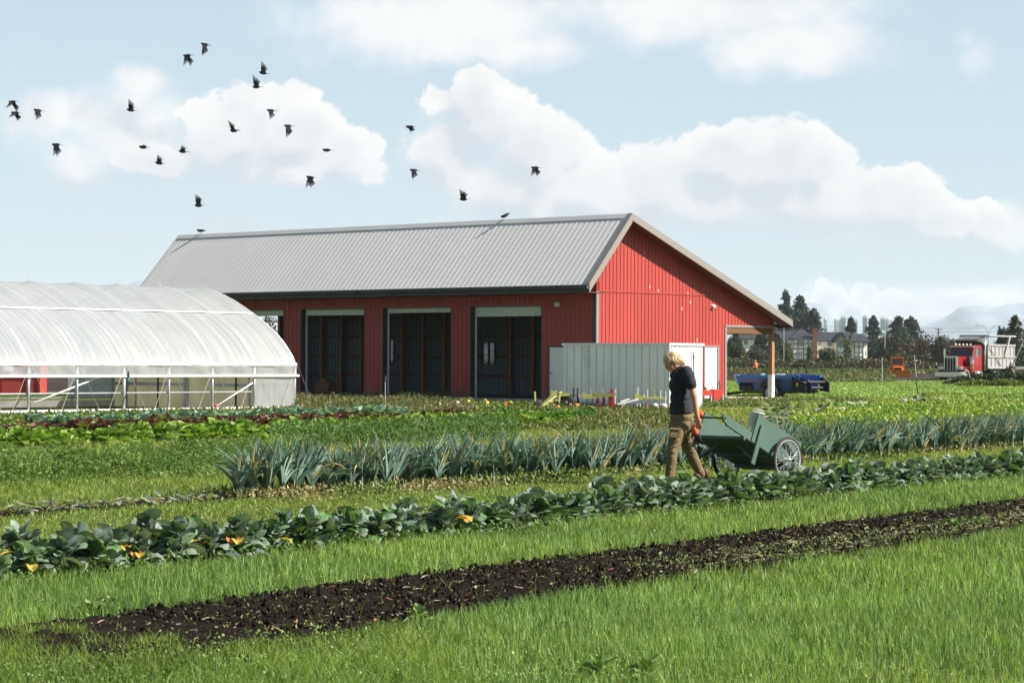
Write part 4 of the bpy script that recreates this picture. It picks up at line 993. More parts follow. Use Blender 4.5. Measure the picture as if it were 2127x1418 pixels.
b = MB(); b.prism([(1.9, .75), (3.5, .75), (3.5, 2.95), (2.25, 2.95), (1.95, 2.1), (1.9, 2.0)], 'X', -1.02, 1.02); cb_ = b.build('cab', M_cab, trk)
b = MB(); b.add([(-.88, 1.93, 2.12), (.88, 1.93, 2.12), (.85, 2.2, 2.78), (-.85, 2.2, 2.78)], [(0,1,2,3)]); b.build('windscreen', mat('screen_glass', (.03, .05, .06), rough=.1, spec=.8), cb_)
b = MB(); b.prism([(2.3, 2.1), (3.05, 2.1), (3.05, 2.72), (2.45, 2.72)], 'X', 1.022, 1.03); b.prism([(3.13, 2.1), (3.35, 2.1), (3.35, 2.72), (3.13, 2.72)], 'X', 1.022, 1.03); b.build('side_window', mat('screen_glass', (.03, .05, .06)), cb_)
b = MB(); b.bar((-1.05, 2.1, 2.84), (1.05, 2.1, 2.84), .3, .06); b.build('sun_visor', M_chr, cb_)
b = MB()
for x in (-.7, -.35, 0, .35, .7): b.lathe([(0, -.12), (.06, -.08), (.06, .1), (0, .1)], (x, 2.2, 3.0), 'Y', 8)
b.build('roof_lights', mat('amber_light', (.8, .6, .45)), cb_)
for s in (-1, 1):
    hl = MB(); hl.bev(s*.85-.25, s*.85+.25, .2, .45, .95, 1.22, .04); ho = hl.build('headlight', M_chr, trk)
    for k in (-1, 1):
        hl = MB(); hl.lathe([(0, -.02), (.09, -.01), (.09, .02)], (s*.85+k*.11, .19, 1.09), 'Y', 12); hl.build('lamp', mat('lamp_glass', (.75, .75, .72), rough=.15), ho)
    b = MB(); pts = [(s*1.0, .95+.62*math.cos(t), .55+.62*math.sin(t)) for t in np.linspace(.05, 3.1, 10)]
    for i in range(9): b.bar(pts[i], pts[i+1], .45, .05, up=(0, pts[i][1]-.95, pts[i][2]-.55))
    b.build('fender', M_cab if s < 0 else M_cab, trk)
    b = MB(); b.tube([(s*1.16, 3.7, .9), (s*1.16, 3.7, 3.65)], .09, 10); b.build('exhaust_stack', M_chr, trk, smooth=True)
    b = MB(); b.tube([(s*1.0, 1.98, 2.75), (s*1.5, 1.85, 2.75), (s*1.5, 1.85, 2.65)], .02, 6); b.bev(s*1.5-.1, s*1.5+.1, 1.82, 1.9, 1.95, 2.65, .03); b.build('mirror', M_chr, trk)
    b = MB(); b.tube([(s*1.08, 1.75, 1.0), (s*1.08, 1.75, 2.05)], .17, 14); b.build('air_cleaner', M_chr, trk, smooth=True)
    b = MB(); b.tube([(s*1.1, 3.1, .62), (s*1.1, 3.1-.9, .62)], .26, 12); b.build('fuel_tank', M_chr, trk, smooth=True)
for y in (.95, 5.6, 6.9, 8.1):
    for s in (-1, 1):
        w_ = empty('wheel'); w_.parent = trk; w_.location = (s*1.0, y, .52)
        b = MB(); b.lathe([(.28, -.15), (.46, -.15), (.52, -.1), (.52, .1), (.46, .15), (.28, .15)], axis='X', n=24); b.build('tyre', mat('dusty_tyre', (.12, .10, .085), rough=.9), w_, smooth=True)
        b = MB(); b.lathe([(0, s*.05), (.1, s*.08), (.26, s*.02), (.29, s*.14), (.29, -s*.1)], axis='X', n=20); b.build('rim', M_chr, w_, smooth=True)
b = MB(); b.box(-.45, .45, .5, 8.6, .62, .84); b.build('chassis', M_bld, trk)
b = MB(); bx = 1.22
for s in (-1, 1): b.prism([(3.95, 1.15), (8.35, 1.15), (8.25, 3.05), (3.95, 3.0)], 'X', s*bx-.03, s*bx+.03)
b.box(-bx, bx, 3.92, 3.98, 1.1, 3.3); b.box(-bx, bx, 4, 8.3, 1.08, 1.15); bdy = b.build('dump_body', M_box, trk)
b = MB()
for s in (-1, 1):
    for y in (4.0, 4.6, 5.2, 5.8, 6.4, 7.0, 7.6, 8.2): b.box(s*(bx+.03)-.05, s*(bx+.03)+.05, y-.055, y+.055, 1.1, 3.05)
    for z in (1.12, 2.02, 2.98): b.box(s*(bx+.04)-.07, s*(bx+.04)+.07, 3.95, 8.32, z-.07, z+.07)
b.build('body_ribs', M_box, bdy)
b = MB(); b.prism([(3.4, 3.05), (4.0, 3.05), (4.0, 3.6), (3.0, 3.42), (3.0, 3.3)], 'X', -1.2, 1.2); b.box(-1.2, 1.2, 2.5, 3.4, 3.25, 3.34); b.build('cab_guard', M_boxd, bdy)
b = MB(); b.bar((1.32, 3.95, 3.75), (1.32, 8.3, 3.72), .12, .12); b.bar((-1.32, 3.95, 3.75), (-1.32, 8.3, 3.72), .12, .12); b.box(-1.3, 1.3, 3.85, 4.1, 3.65, 3.8); b.bar((1.34, 7.3, 3.7), (1.34, 6.5, 2.0), .16, .2); b.bar((-1.34, 7.3, 3.7), (-1.34, 6.5, 2.0), .16, .2); b.box(-1.3, 1.3, 7.3, 8.3, 3.66, 3.8); b.build('tarp_frame', M_box, bdy)
b = MB(); b.tube([(1.3, 4.2, 2.7), (1.32, 6.0, 1.25)], .025, 6); b.build('cable', M_bld, bdy)
def worker(px, pyfoot, Y, label, vest, hat, legs, hz_=0.):
    p = W(px, pyfoot, Y); e = empty('person', (p.x, Y, 0), hz_, label, 'person')
    b = MB(); capsule(b, [(0, 0, 1.45), (0, 0, 1.0)], [.12, .13], 8); b.ell((0, -.01, 1.66), (.085, .1, .12), 10, 8)
    capsule(b, [(0, 0, 1.58), (0, 0, 1.48)], [.05, .06], 8)
    for s in (-1, 1):
        capsule(b, [(s*.19, 0, 1.42), (s*.24, -.06, 1.13), (s*.2, -.25, .98)], [.055, .045, .035], 8)
        capsule(b, [(s*.09, 0, .95), (s*.10, -.02, .5), (s*.11, 0, .08)], [.09, .065, .05], 8)
    fuse(b, 'body', M_skin, e, .03, 1)
    b = MB(); capsule(b, [(-.12, 0, 1.38), (.12, 0, 1.38)], [.13, .13], 10); capsule(b, [(0, 0, 1.35), (0, 0, .98)], [.17, .175], 10)
    for s in (-1, 1): capsule(b, [(s*.19, 0, 1.42), (s*.24, -.06, 1.15)], [.075, .065], 8)
    fuse(b, 'jacket', vest, e, .025, 1)
    b = MB(); 
    for s in (-1, 1): capsule(b, [(s*.08, 0, .93), (s*.10, -.02, .5), (s*.11, 0, .12)], [.115, .085, .075], 8)
    fuse(b, 'trousers', legs, e, .03, 1)
    b = MB(); b.lathe([(0, 1.80), (.07, 1.78), (.105, 1.72), (.11, 1.69), (.14, 1.68)], (0, 0, 0), 'Z', 12); b.build('hat', hat, e, smooth=True)
    return e
worker(1569, 777, 253, 'distant worker in an orange vest on the far grass strip', mat('vest', (.75, .2, .06)), mat('vest', (1, 1, 1)), M_bld)
worker(2100, 792, 198, 'worker in dark jacket and white cap beside the dump truck', M_bld, M_pipe, M_bld, 1.)
# flat trailer behind the truck and its leaning boom
p = W(2128, 790, 206); fb = empty('flat_trailer', (p.x+1.5, 207, 0), math.radians(8), 'low pale flatbed trailer behind the dump truck', 'trailer')
b = MB(); b.box(-2.6, 5, -1.2, 1.2, 1.05, 1.3); b.build('deck', M_box, fb)
for x in (-1.9, -.7, .5):
    b = MB(); b.lathe([(0, -.1), (.25, -.12), (.3, -.15), (.48, -.15), (.52, -.1), (.52, .1), (.48, .15), (0, .1)], (x, -1.0, .52), 'Y', 22); b.build('wheel', MATS['dusty_tyre'], fb, smooth=True)
q0, q1 = W(2103, 760, 200), W(2137, 680, 200); o = empty('boom', (q0.x, q0.y, 0), 0, 'pale steel boom leaning to the right beside the capped worker', 'boom')
b = MB(); b.tube([(-.3, 0, 0), (0, 0, q0.z), (q1.x-q0.x, 0, q1.z)], .06, 8); b.build('shaft', M_box, o)
# bulldozer
p = W(1864, 786, 235); bd = empty('bulldozer', (p.x, 235, 0), math.radians(-8), 'small orange bulldozer with a square cab on the dark soil', 'bulldozer')
for s in (-1, 1):
    b = MB(); b.prism([(-1.1, .15), (-.8, 0), (.8, 0), (1.1, .15), (1.1, .5), (.8, .65), (-.8, .65), (-1.1, .5)], 'Y', s*.75-.22, s*.75+.22) if False else b.prism([(s*.75-.22, 0), (s*.75+.22, 0), (s*.75+.22, .65), (s*.75-.22, .65)], 'Y', -1.2, 1.2); b.build('track', M_bld, bd)
b = MB(); b.bev(-.55, .55, -1.1, 1.3, .5, 1.05, .06); b.bev(-.5, .5, -1.7, -.3, .5, 1.2, .08); b.prism([(-.85, .75), (.85, .75), (.62, 1.25), (-.62, 1.25)], 'Y', -.2, 1.1); b.build('body', M_ora, bd)
b = MB(); b.box(-.6, .6, -.3, .9, 1.25, 1.35); b.box(-.68, .68, -.4, 1.0, 2.02, 2.18)
for x in (-.6, .52):
    for y in (-.3, .82): b.box(x, x+.08, y, y+.08, 1.35, 2.02)
b.build('cab', M_ora, bd)
b = MB(); b.box(-.5, .5, -.26, .86, 1.38, 2.0); b.build('cab_glass', mat('screen_glass', (.03, .05, .06)), bd)
b = MB(); b.prism([(-1.95, .05), (-1.85, .05), (-1.8, .4), (-1.9, .85), (-2.0, .85)], 'X', -1.15, 1.15); b.bar((-.95, -1.85, .35), (-.95, .2, .35), .1, .12); b.bar((.95, -1.85, .35), (.95, .2, .35), .1, .12); b.build('blade', M_ora, bd)
b = MB(); b.box(-.3, .3, -1.72, -1.70, .7, 1.1); b.build('grille', M_bld, bd)
# lamp and utility poles
lp = empty('street_lamp', (W(2053, 752, 420).x, 420, 0), 0, 'tall double-armed street lamp behind the dump truck', 'lamp')
z1 = W(2053, 676, 420).z
b = MB(); b.tube([(0, 0, 0), (0, 0, z1-1.2)], .1, 6); b.build('pole', M_galv, lp)
for s in (-1, 1):
    b = MB(); b.tube([(0, 0, z1-1.4), (s*.4, 0, z1-.6), (s*1.0, 0, z1-.05), (s*1.7, 0, z1)], .05, 5); b.bev(s*2.0-.35, s*2.0+.35, -.12, .12, z1-.1, z1+.06, .03); b.build('lamp_arm', M_galv, lp)
up = empty('utility_pole', (W(1949, 752, 430).x, 430, 0), 0, 'wooden utility pole with cross arm above the right hedge', 'pole')
z1 = W(1949, 681, 430).z
b = MB(); b.tube([(0, 0, 0), (0, 0, z1)], .12, 6); b.build('pole', M_woodd, up); b = MB(); b.bar((-.7, 0, z1-.25), (.7, 0, z1-.25), .1, .12); b.bar((-.4, 0, z1-.9), (.4, 0, z1-.9), .08, .1); b.build('cross_arm', M_woodd, up)
for k, (dz, x0, x1) in enumerate(((0, -36, 40), (-.5, -36, 40))):
    b = MB(); b.tube([(x, 0, z1+.0+dz*1.4+.35+.0006*(x*x)-.4) for x in np.linspace(x0, x1, 16)], .022, 3)
    b.build('power_line', M_bld, up)
b = MB(); hm_ = W(1712, 752, 400)
lp2 = empty('street_lamp', (W(1838, 752, 400).x, 400, 0), 0, 'thin pale light pole between the half-timbered house and the cedar', 'lamp'); b.tube([(0, 0, 0), (0, 0, 6.6), (-.5, 0, 6.9)], .07, 6); b.build('pole', M_galv, lp2)

# ---------------- houses ----------------
HY = 640.; M_cream = mat('cream_render', (.95, .90, .82), rough=.9); M_slate = mat('slate_roof', (.026, .030, .040), rough=.75, var=.3, scale=.8); M_beam = mat('black_timber', (.03, .026, .026)); M_brick = mat('brick', (.20, .075, .05), rough=.9, var=.3, scale=2.)
M_win = mat('window_glass', (.10, .15, .18), rough=.15, spec=.6); M_sash = mat('sash', (.6, .62, .62))
ZG = lambda y: CH+(750.5-y)/F*HY
def XH(px): return W(px, 750, HY).x
def house(name, label, parts):
    x0 = XH(parts['o']); h = empty(name, (x0, HY, 0), 0, label, 'house')
    return h, x0
hs, hx = house('half_timbered_house', 'half-timbered house with a hipped slate roof and tall brick chimney', {'o': 1690})
def blockh(h, hx, x0, x1, ye, yd, dy, beams=True, col=M_cream):
    b = MB(); a, c = XH(x0)-hx, XH(x1)-hx; b.box(a, c, dy, dy+9, 0, ZG(ye)); wl = b.build('wall', col, h)
    if beams:
        b = MB(); n = max(2, int((c-a)/1.3))
        for k in range(n+1): x = a+(c-a)*k/n; b.box(x-.10, x+.10, dy-.05, dy-.001, 0, ZG(ye))
        z = ZG(ye)
        while z > 1: b.box(a, c, dy-.07, dy-.051, z-.12, z+.12); z -= 1.4
        b.build('timber_frame', M_beam, wl)
    return a, c
def win(h, hx, x0, x1, y0, y1, dy):
    a, c = XH(x0)-hx, XH(x1)-hx; z0, z1 = ZG(y1), ZG(y0)
    b = MB(); b.box(a, c, dy-.14, dy-.08, z0, z1); f = b.build('window', M_sash, h)
    b = MB(); n = 3 if c-a > 1.2 else 2
    for k in range(n):
        u0 = a+(c-a)*k/n+.07; u1 = a+(c-a)*(k+1)/n-.07; b.box(u0, u1, dy-.16, dy-.141, z0+.1, z1-.1)
    b.build('pane', M_win, f)
def hip(h, hx, x0, x1, ye, yr, dy, depth=9, ov=.5, rx=None):
    a, c = XH(x0)-hx-ov, XH(x1)-hx+ov; z0, z1 = ZG(ye), ZG(yr); r0, r1 = rx if rx else (a+(c-a)*.3, a+(c-a)*.7)
    y0, y1 = dy-ov, dy+depth+ov; ym = (y0+y1)/2
    vs = [(a, y0, z0), (c, y0, z0), (c, y1, z0), (a, y1, z0), (r0, ym, z1), (r1, ym, z1), (a, y0, z0-.2), (c, y0, z0-.2), (c, y1, z0-.2), (a, y1, z0-.2)]
    b = MB(); b.add(vs, [(0,1,5,4), (1,2,5), (2,3,4,5), (3,0,4), (0,6,7,1), (1,7,8,2), (2,8,9,3), (3,9,6,0), (6,9,8,7)]); return b.build('roof', M_slate, h)
blockh(hs, hx, 1647, 1691, 703, 0, 0); hip(hs, hx, 1643, 1693, 703, 682, 0, rx=(XH(1666)-hx, XH(1670)-hx))
for q in ((1655, 1667, 707, 719), (1654, 1667, 728, 740), (1676, 1681, 706, 715)): win(hs, hx, *q, 0)
blockh(hs, hx, 1600, 1647, 703, 0, 3); hip(hs, hx, 1590, 1655, 704, 686, 3, rx=(XH(1615)-hx, XH(1668)-hx))
b = MB(); b.box(XH(1687)-hx, XH(1697)-hx, -.6, .4, 0, ZG(682)); b.build('chimney', M_brick, hs)
h2, hx2 = house('half_timbered_house', 'long two-storey half-timbered house with a central gable right of the chimney', {'o': 1750})
blockh(h2, hx2, 1697, 1740, 708, 0, 4, False); hip(h2, hx2, 1690, 1778, 707, 688, 4, rx=(XH(1700)-hx2, XH(1772)-hx2))
a, c = blockh(h2, hx2, 1739, 1757, 708, 0, 1)
b = MB(); b.prism([(a-.4, ZG(708)), (c+.4, ZG(708)), ((a+c)/2, ZG(693))], 'Y', 1-.01, 10); b.build('gable', M_cream, h2)
b = MB(); 
for k in range(7): x = a+(c-a)*k/6; zt = ZG(708)+(ZG(693)-ZG(708))*(1-abs(k-3)/3.3)-.2; b.box(x-.05, x+.05, .94, .985, ZG(708), zt)
b.build('gable_timber', M_beam, h2)
b = MB(); b.bar((a-.8, 5, ZG(710.5)), ((a+c)/2, 5, ZG(691)), 10.5, .25, up=(0, 0, 1)); b.bar((c+.8, 5, ZG(710.5)), ((a+c)/2, 5, ZG(691)), 10.5, .25, up=(0, 0, 1)); b.build('gable_roof', M_slate, h2)
for q, dy in (((1741, 1754, 708.5, 719), 1), ((1722, 1732, 709, 718), 4), ((1742, 1753, 727, 738), 1), ((1703, 1708, 709, 717), 4)): win(h2, hx2, *q, dy)
h3, hx3 = house('half_timbered_house', 'right-hand end house of the row with half-timbered bay and plain side', {'o': 1790})
blockh(h3, hx3, 1757, 1776, 708, 0, 3, False); blockh(h3, hx3, 1776, 1794, 708, 0, 1); blockh(h3, hx3, 1794, 1804, 708, 0, 2.5, False)
hip(h3, hx3, 1770, 1806, 708, 691.5, 1, rx=(XH(1775)-hx3, XH(1797)-hx3)); hip(h3, hx3, 1755, 1777, 708, 688, 3, rx=(XH(1752)-hx3, XH(1773)-hx3))
for q, dy in (((1769, 1772, 709, 716), 3), ((1783, 1788, 727, 737), 1), ((1799, 1802, 728, 739), 2.5), ((1799, 1802, 709, 716), 2.5)): win(h3, hx3, *q, dy)
h4, hx4 = house('half_timbered_house', 'house with slate roof glimpsed through the lean-to between dark conifers', {'o': 1555})
blockh(h4, hx4, 1540, 1600, 704, 0, 0, False); hip(h4, hx4, 1528, 1608, 704, 686, 0)
for q in ((1545, 1553, 706, 716), (1570, 1578, 706, 716), (1585, 1592, 706, 716)): win(h4, hx4, *q, 0)
# far towers (city) and mountains
M_tow = mat('tower_concrete', (.62, .64, .66), rough=.6); M_towg = mat('tower_glass', (.14, .18, .21), rough=.3)
TD = 3600.
for k, (x0, x1, yt, lab) in enumerate(((1711, 1717, 661, 'slim white tower against the blue hill, leftmost in the skyline'), (1733, 1744, 663, 'pale tower with a stepped top left of the dark fir'), (1745, 1757, 659, 'broad pale tower behind the small fir'), (1774, 1781, 666, 'short white tower right of the small fir'), (1791, 1801, 657, 'tall grey slab tower, tallest of the skyline'), (1828, 1839, 660, 'grey tower left of its twin behind the light pole'), (1841, 1852, 661, 'grey tower touching the cedar on the right'), (1855, 1862, 663, 'thin tower peeping above the broad cedar'))):
    xa, xb = W(x0, 750, TD).x, W(x1, 750, TD).x; z = CH+(751-yt)/F*TD
    t = empty('tower_block', ((xa+xb)/2, TD, 0), random.uniform(-.3, .3), lab, 'tower', 'city towers on the horizon')
    hw_ = (xb-xa)/2*.92; b = MB(); b.box(-hw_, hw_, -hw_, hw_, 0, z); b.box(-hw_*.5, hw_*.4, -hw_*.5, hw_*.5, z, z+2.5); tw = b.build('tower_body', M_tow, t)
    b = MB()
    for j in range(4): xx = -hw_+(j+.5)*hw_/2; b.box(xx-hw_*.14, xx+hw_*.14, -hw_-.12, -hw_+.1, 3, z-2)
    b.build('window_strip', M_towg, tw)
def range_(name, label, pts, D, mt):
    xs_ = np.linspace(pts[0][0], pts[-1][0], 140); ys_ = np.interp(xs_, [p[0] for p in pts], [p[1] for p in pts])
    ys_ = ys_-(vnoise(xs_*.05, xs_*0, 3, 5)-.5)*10
    V = []; Fq = []
    nr = 8
    for i, (x, y) in enumerate(zip(xs_, ys_)):
        top = W(x, y, D); 
        for j in range(nr):
            t = j/(nr-1); rg = vnoise(np.array([x*.06]), np.array([j*1.3]), 5, 4)[0]-.5
            V.append((top.x, D-1300*(1-t)+rg*260*(1 if 0 < j < nr-1 else 0), max(-2, top.z*t**1.3)))
        V.append((top.x, D+900, -2))
    m_ = nr+1
    for i in range(len(xs_)-1):
        for j in range(m_-1): Fq.append((i*m_+j, (i+1)*m_+j, (i+1)*m_+j+1, i*m_+j+1))
    link(name, npmesh(name, V, np.array(Fq), mt, smooth=True), kind='structure')
M_mt = mat('hazy_mountain', (.23, .27, .31), rough=.95, var=.3, scale=.004)  # pale blue: distance haze is put into the slope colour
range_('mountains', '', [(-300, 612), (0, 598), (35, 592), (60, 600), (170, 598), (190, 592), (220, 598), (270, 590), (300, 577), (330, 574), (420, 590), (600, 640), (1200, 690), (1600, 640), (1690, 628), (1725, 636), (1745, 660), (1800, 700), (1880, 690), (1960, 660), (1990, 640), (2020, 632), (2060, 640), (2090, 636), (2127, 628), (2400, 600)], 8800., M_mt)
b = MB()
for k in range(160):
    x = random.uniform(1880, 2110); p = W(x, 750, 1500); h = random.uniform(7, 15)
    b.lathe([(0, h), (h*.08, h*.6), (h*.16, 2), (0, 0)], (p.x, 1500+random.uniform(-60, 60), 0), n=5)
b.build('treeline', mat('far_fir', (.02, .04, .03), rough=.9), kind='stuff')
# ---------------- rows: s across (towards the right), t along ----------------
DR = np.array([.5478, .8366]); DN = np.array([.8366, -.5478])
def st(x, y): return x*DN[0]+y*DN[1], x*DR[0]+y*DR[1]
def xy(s, t): return s*DN[0]+t*DR[0], s*DN[1]+t*DR[1]
def inview(x, y, mg=1.15, base=.3): return abs(x) < .2165*y*mg+base and y > 11
M_leaf = mat('leaf', (1, 1, 1), rough=.5, var=.12, scale=25., col=True, trans=.28, spec=.35)
M_leaf2 = mat('waxy_leaf', (1, 1, 1), rough=.55, var=.14, scale=14., col=True, trans=.2, spec=.3, bump=.003)
M_grass = mat('grass_blade', (1, 1, 1), rough=.5, var=.1, scale=4., col=True, trans=.38, spec=.3)
M_soil = mat('soil', (.0125, .0095, .0075), rough=1., var=.5, scale=18., bump=.02, spec=.05, var2=((.017, .0135, .0105), 9., .55))
# ---- soil bed (heightfield with clods) ----
def soil_bed(name, s0, s1, t0, t1, res, amp, hb, taper=0., seed=1, z0=.0):
    ns, nt = int((s1-s0)/res), int((t1-t0)/res)
    ss, tt = np.meshgrid(np.linspace(s0, s1, ns), np.linspace(t0, t1, nt), indexing='ij')
    e = np.minimum(ss-s0, s1-ss)/.28+vnoise(ss, tt, seed+5, 3, 2.)*.9-.5
    if taper: e = np.minimum(e, (tt-t0)/taper+vnoise(ss, tt, seed+6, 3, 2.)-.5)
    e = np.clip(e, -.3, 1)
    h = e*hb+amp*(vnoise(ss, tt, seed, 4, 9.)-.5)*np.clip(e+.3, 0, 1)+amp*1.1*np.abs(vnoise(ss, tt, seed+1, 3, 22.)-.5)
    x, y = xy(ss, tt)
    V = np.stack([x.ravel(), y.ravel(), (z0+h).ravel()], 1)
    i, j = np.meshgrid(np.arange(ns-1), np.arange(nt-1), indexing='ij'); a = (i*nt+j).ravel()
    Q = np.stack([a, a+nt, a+nt+1, a+1], 1)
    return link(name, npmesh(name, V, Q, M_soil, smooth=True), kind='structure')
soil_bed('soil_bed', -10.55, -8.25, 9.0, 36, .027, .06, .03, 1.2)
soil_bed('soil_strip', -18.55, -17.55, 14, 24.6, .035, .05, .02, seed=11)
soil_bed('soil_row', -18.6, -17., 22.5, 56, .07, .04, .012, seed=15)
soil_bed('soil_kale_row', -13.25, -12.45, 10, 46, .06, .04, .012, seed=21)
# ---- leaves ----
def leaf(L_, Wd, droop, cup, wave, col, rib, base=(0, 0, 0), az=0., elv=.8, nu=6, stalk=.25, tipw=.6, rr=None, twist=0., rnd=.75):
    """one broad leaf with a pale rib: vertices, quads, colours"""
    rr = rr or random; V = []; Cc_ = []; Fq = []; nv = 7
    p = Vector(base); pitch = elv; ph = rr.uniform(0, 6)
    dirs = []
    for i in range(nu+1):
        u = i/nu
        a = pitch-droop*u*u
        f = Vector((math.cos(a), 0, math.sin(a))); up = Vector((-math.sin(a), 0, math.cos(a)))
        if u < stalk: wdt = .06*Wd
        else:
            q = (u-stalk)/(1-stalk); wdt = Wd*max(.03, math.sin(math.pi*min(1, q**tipw*.96+.02)))**rnd
        for j in range(nv):
            v = (j-3)/3
            o = Vector((0, v*wdt*.5, 0))+up*(cup*abs(v)*wdt*.6+wave*math.sin(u*11+v*1.6+ph)*abs(v)*Wd)
            ct, stt = math.cos(twist*u), math.sin(twist*u); yv = o.y; o = Vector((o.x, yv*ct, 0))+up*(yv*stt)+up*(o.dot(up)*1.)
            V.append(p+o)
            k = 1-abs(v); Cc_.append(tuple(rib[m] if (j == 3) else col[m]*(1+.12*math.sin(u*9+j*2+ph)) for m in range(3)))
        p = p+f*L_/nu
    for i in range(nu):
        for j in range(nv-1): a = i*nv+j; Fq.append((a, a+nv, a+nv+1, a+1))
    ca_, sa_ = math.cos(az), math.sin(az); b0 = Vector(base)
    V = [(b0.x+(v.x-b0.x)*ca_-(v.y-b0.y)*sa_, b0.y+(v.x-b0.x)*sa_+(v.y-b0.y)*ca_, v.z) for v in V]
    return V, Fq, Cc_
class PB:
    def __init__(s): s.V = []; s.F = []; s.C = []
    def add(s, r): b = len(s.V); s.V += r[0]; s.F += [tuple(b+i for i in f) for f in r[1]]; s.C += r[2]
    def mesh(s, name, m): return npmesh(name, s.V, np.array(s.F), m, col=s.C, smooth=True)
def ranc(c, v=.15, r=random):
    k = r.uniform(1-v, 1+v); return tuple(x*k*r.uniform(1-v*.35, 1+v*.35) for x in c)
def kale_mesh(i):
    r = random.Random(100+i); P = PB(); Y_ = PB(); n = r.randint(30, 38)
    for k in range(n):
        lvl = k/n; az = k*2.4+r.uniform(-.7, .7); c = r.choice([(.11, .175, .115), (.13, .20, .15), (.08, .17, .055), (.18, .24, .19), (.10, .18, .065), (.15, .20, .165)])
        P.add(leaf(r.uniform(.13, .28)*(1-.2*lvl), r.uniform(.08, .155), r.uniform(.3, 2.1), r.uniform(-.4, .6), r.uniform(.03, .09), ranc(c, .2, r), (.20, .25, .15), (r.uniform(-.02, .02), r.uniform(-.02, .02), .03+.16*lvl), az, .25+1.05*lvl+r.uniform(-.2, .2), 8, .30, .62, r, r.uniform(-.9, .9), .48))
    if i % 3 == 0:
        for k in range(r.randint(1, 2)): Y_.add(leaf(.20, .10, 1.5, .3, .08, r.choice([(.55, .28, .04), (.50, .18, .07), (.42, .34, .06)]), (.5, .35, .12), (0, 0, .14), r.uniform(4.0, 5.6), .25, 6, .35, .8, r))
    st_ = MB(); st_.tube([(0, 0, 0), (.01, 0, .12), (0, .01, .24)], [.018, .016, .012], 6)
    return P.mesh('foliage', M_leaf2), st_.mesh('stem', mat('stem', (.16, .22, .09)), True), (Y_.mesh('yellow_leaf', M_leaf) if Y_.V else None)
def leek_mesh(i):
    r = random.Random(200+i); P = PB(); n = r.randint(19, 25)
    for k in range(n):
        az = (0 if k % 2 else math.pi)+r.uniform(-.75, .75)+i*.7; c = r.choice([(.13, .22, .175), (.17, .26, .215), (.085, .155, .115), (.25, .34, .29)])
        if r.random() < .08: c = (.42, .33, .14)
        el_ = r.uniform(.95, 1.45); L_ = r.uniform(.45, .74)
        P.add(leaf(L_, r.uniform(.038, .058), r.choice([.1, .25, .4, .7, 1.0, 2.2])*r.uniform(.8, 1.1), .9, .01, ranc(c, .15, r), tuple(x*.75 for x in c), (0, 0, r.uniform(.05, .16)), az, el_, 8, .0, .35, r, r.uniform(-.8, .8)))
    st_ = MB(); st_.tube([(0, 0, 0), (0, 0, .12), (.0, .0, .2)], [.02, .021, .014], 7)
    return P.mesh('foliage', M_leaf2), st_.mesh('stalk', mat('leek_stalk', (.40, .44, .28)), True), None
def head_mesh(i, cols, L_, Wd, n, wave, rib, seed, el0=.15):
    r = random.Random(seed+i); P = PB()
    for k in range(n):
        lvl = k/n
        P.add(leaf(L_*r.uniform(.8, 1.15)*(1-.3*lvl), Wd*r.uniform(.8, 1.2), r.uniform(.0, 1.2), r.uniform(.1, .6), wave, ranc(r.choice(cols), .22, r), rib, (0, 0, .02+.05*lvl), k*2.4+r.uniform(-.3, .3), el0+1.1*lvl+r.uniform(-.15, .2), 5, .05, .8, r))
    return P.mesh('foliage', M_leaf), None, None
def plant_row(name, cat, label, group, meshes, spots, parts=True, scl=(.85, 1.15)):
    protos = []
    for k, (x, y) in enumerate(spots):
        i = k % len(meshes) if k < len(meshes) else random.randrange(len(meshes))
        f, stm, yl_ = meshes[i]
        if yl_ and not (1063.5+x/y*F < 640 or random.random() < .12): yl_ = None
        s = random.uniform(*scl); sc = s if not callable(s) else s
        o = empty(name, (x, y, 0), random.uniform(0, 6.28), label, cat, group) if stm else link(name, f, None, label, cat, group)
        o.location = (x, y, 0); o.rotation_euler = (random.uniform(-.08, .08), random.uniform(-.08, .08), random.uniform(-1.1, 1.1) if yl_ else random.uniform(0, 6.28)); o.scale = (s, s, s*random.uniform(.9, 1.1))
        if stm:
            link('foliage', f, o); link('stem' if 'leek' not in name else 'stalk', stm, o)
            if yl_: link('yellow_leaf', yl_, o, label='yellowed drooping lower leaf')
KM = [kale_mesh(i) for i in range(9)]; spots = []
for row, off_ in ((-12.98, 0), (-12.62, .18)):
    t = 11.2
    while t < 48:
        x, y = xy(row+random.uniform(-.07, .07), t+off_+random.uniform(-.06, .06)); t += random.uniform(.24, .38)
        if inview(x, y, 1.2, 2.0): spots.append((x, y))
plant_row('collard_plant', 'collard plant', 'broad-leaved blue-green collard plant in the long row in front of the man and cart', 'collard plants in the long front row', KM, spots, scl=(.84, 1.16))
LM = [leek_mesh(i) for i in range(10)]; spots = []
def sf(t): return -17.65+.9*min(1, max(0, (t-21)/18))
for row in (0, -.34, -.68):
    t = 21.0
    while t < 52:
        x, y = xy(sf(t)+row+random.uniform(-.05, .05), t); t += random.uniform(.20, .30)
        if inview(x, y, 1.15, .5) and x/y*F+1063.5 > 478+random.uniform(0, 25): spots.append((x, y))
print('leeks', len(spots))
spots.sort(key=lambda p: p[1])
plant_row('leek_plant', 'leek', 'upright blue-green leek with arching strap leaves in the row behind the man', 'leeks in the long bed', LM, spots[:298], scl=(.76, .95))
GREEN = [(.13, .24, .035), (.18, .30, .045), (.10, .20, .03), (.24, .33, .08)]; RED = [(.10, .035, .03), (.13, .05, .035), (.07, .035, .028), (.11, .04, .035), (.14, .20, .05)]
PALE = [(.13, .22, .16), (.16, .27, .19), (.10, .18, .11), (.20, .30, .20)]
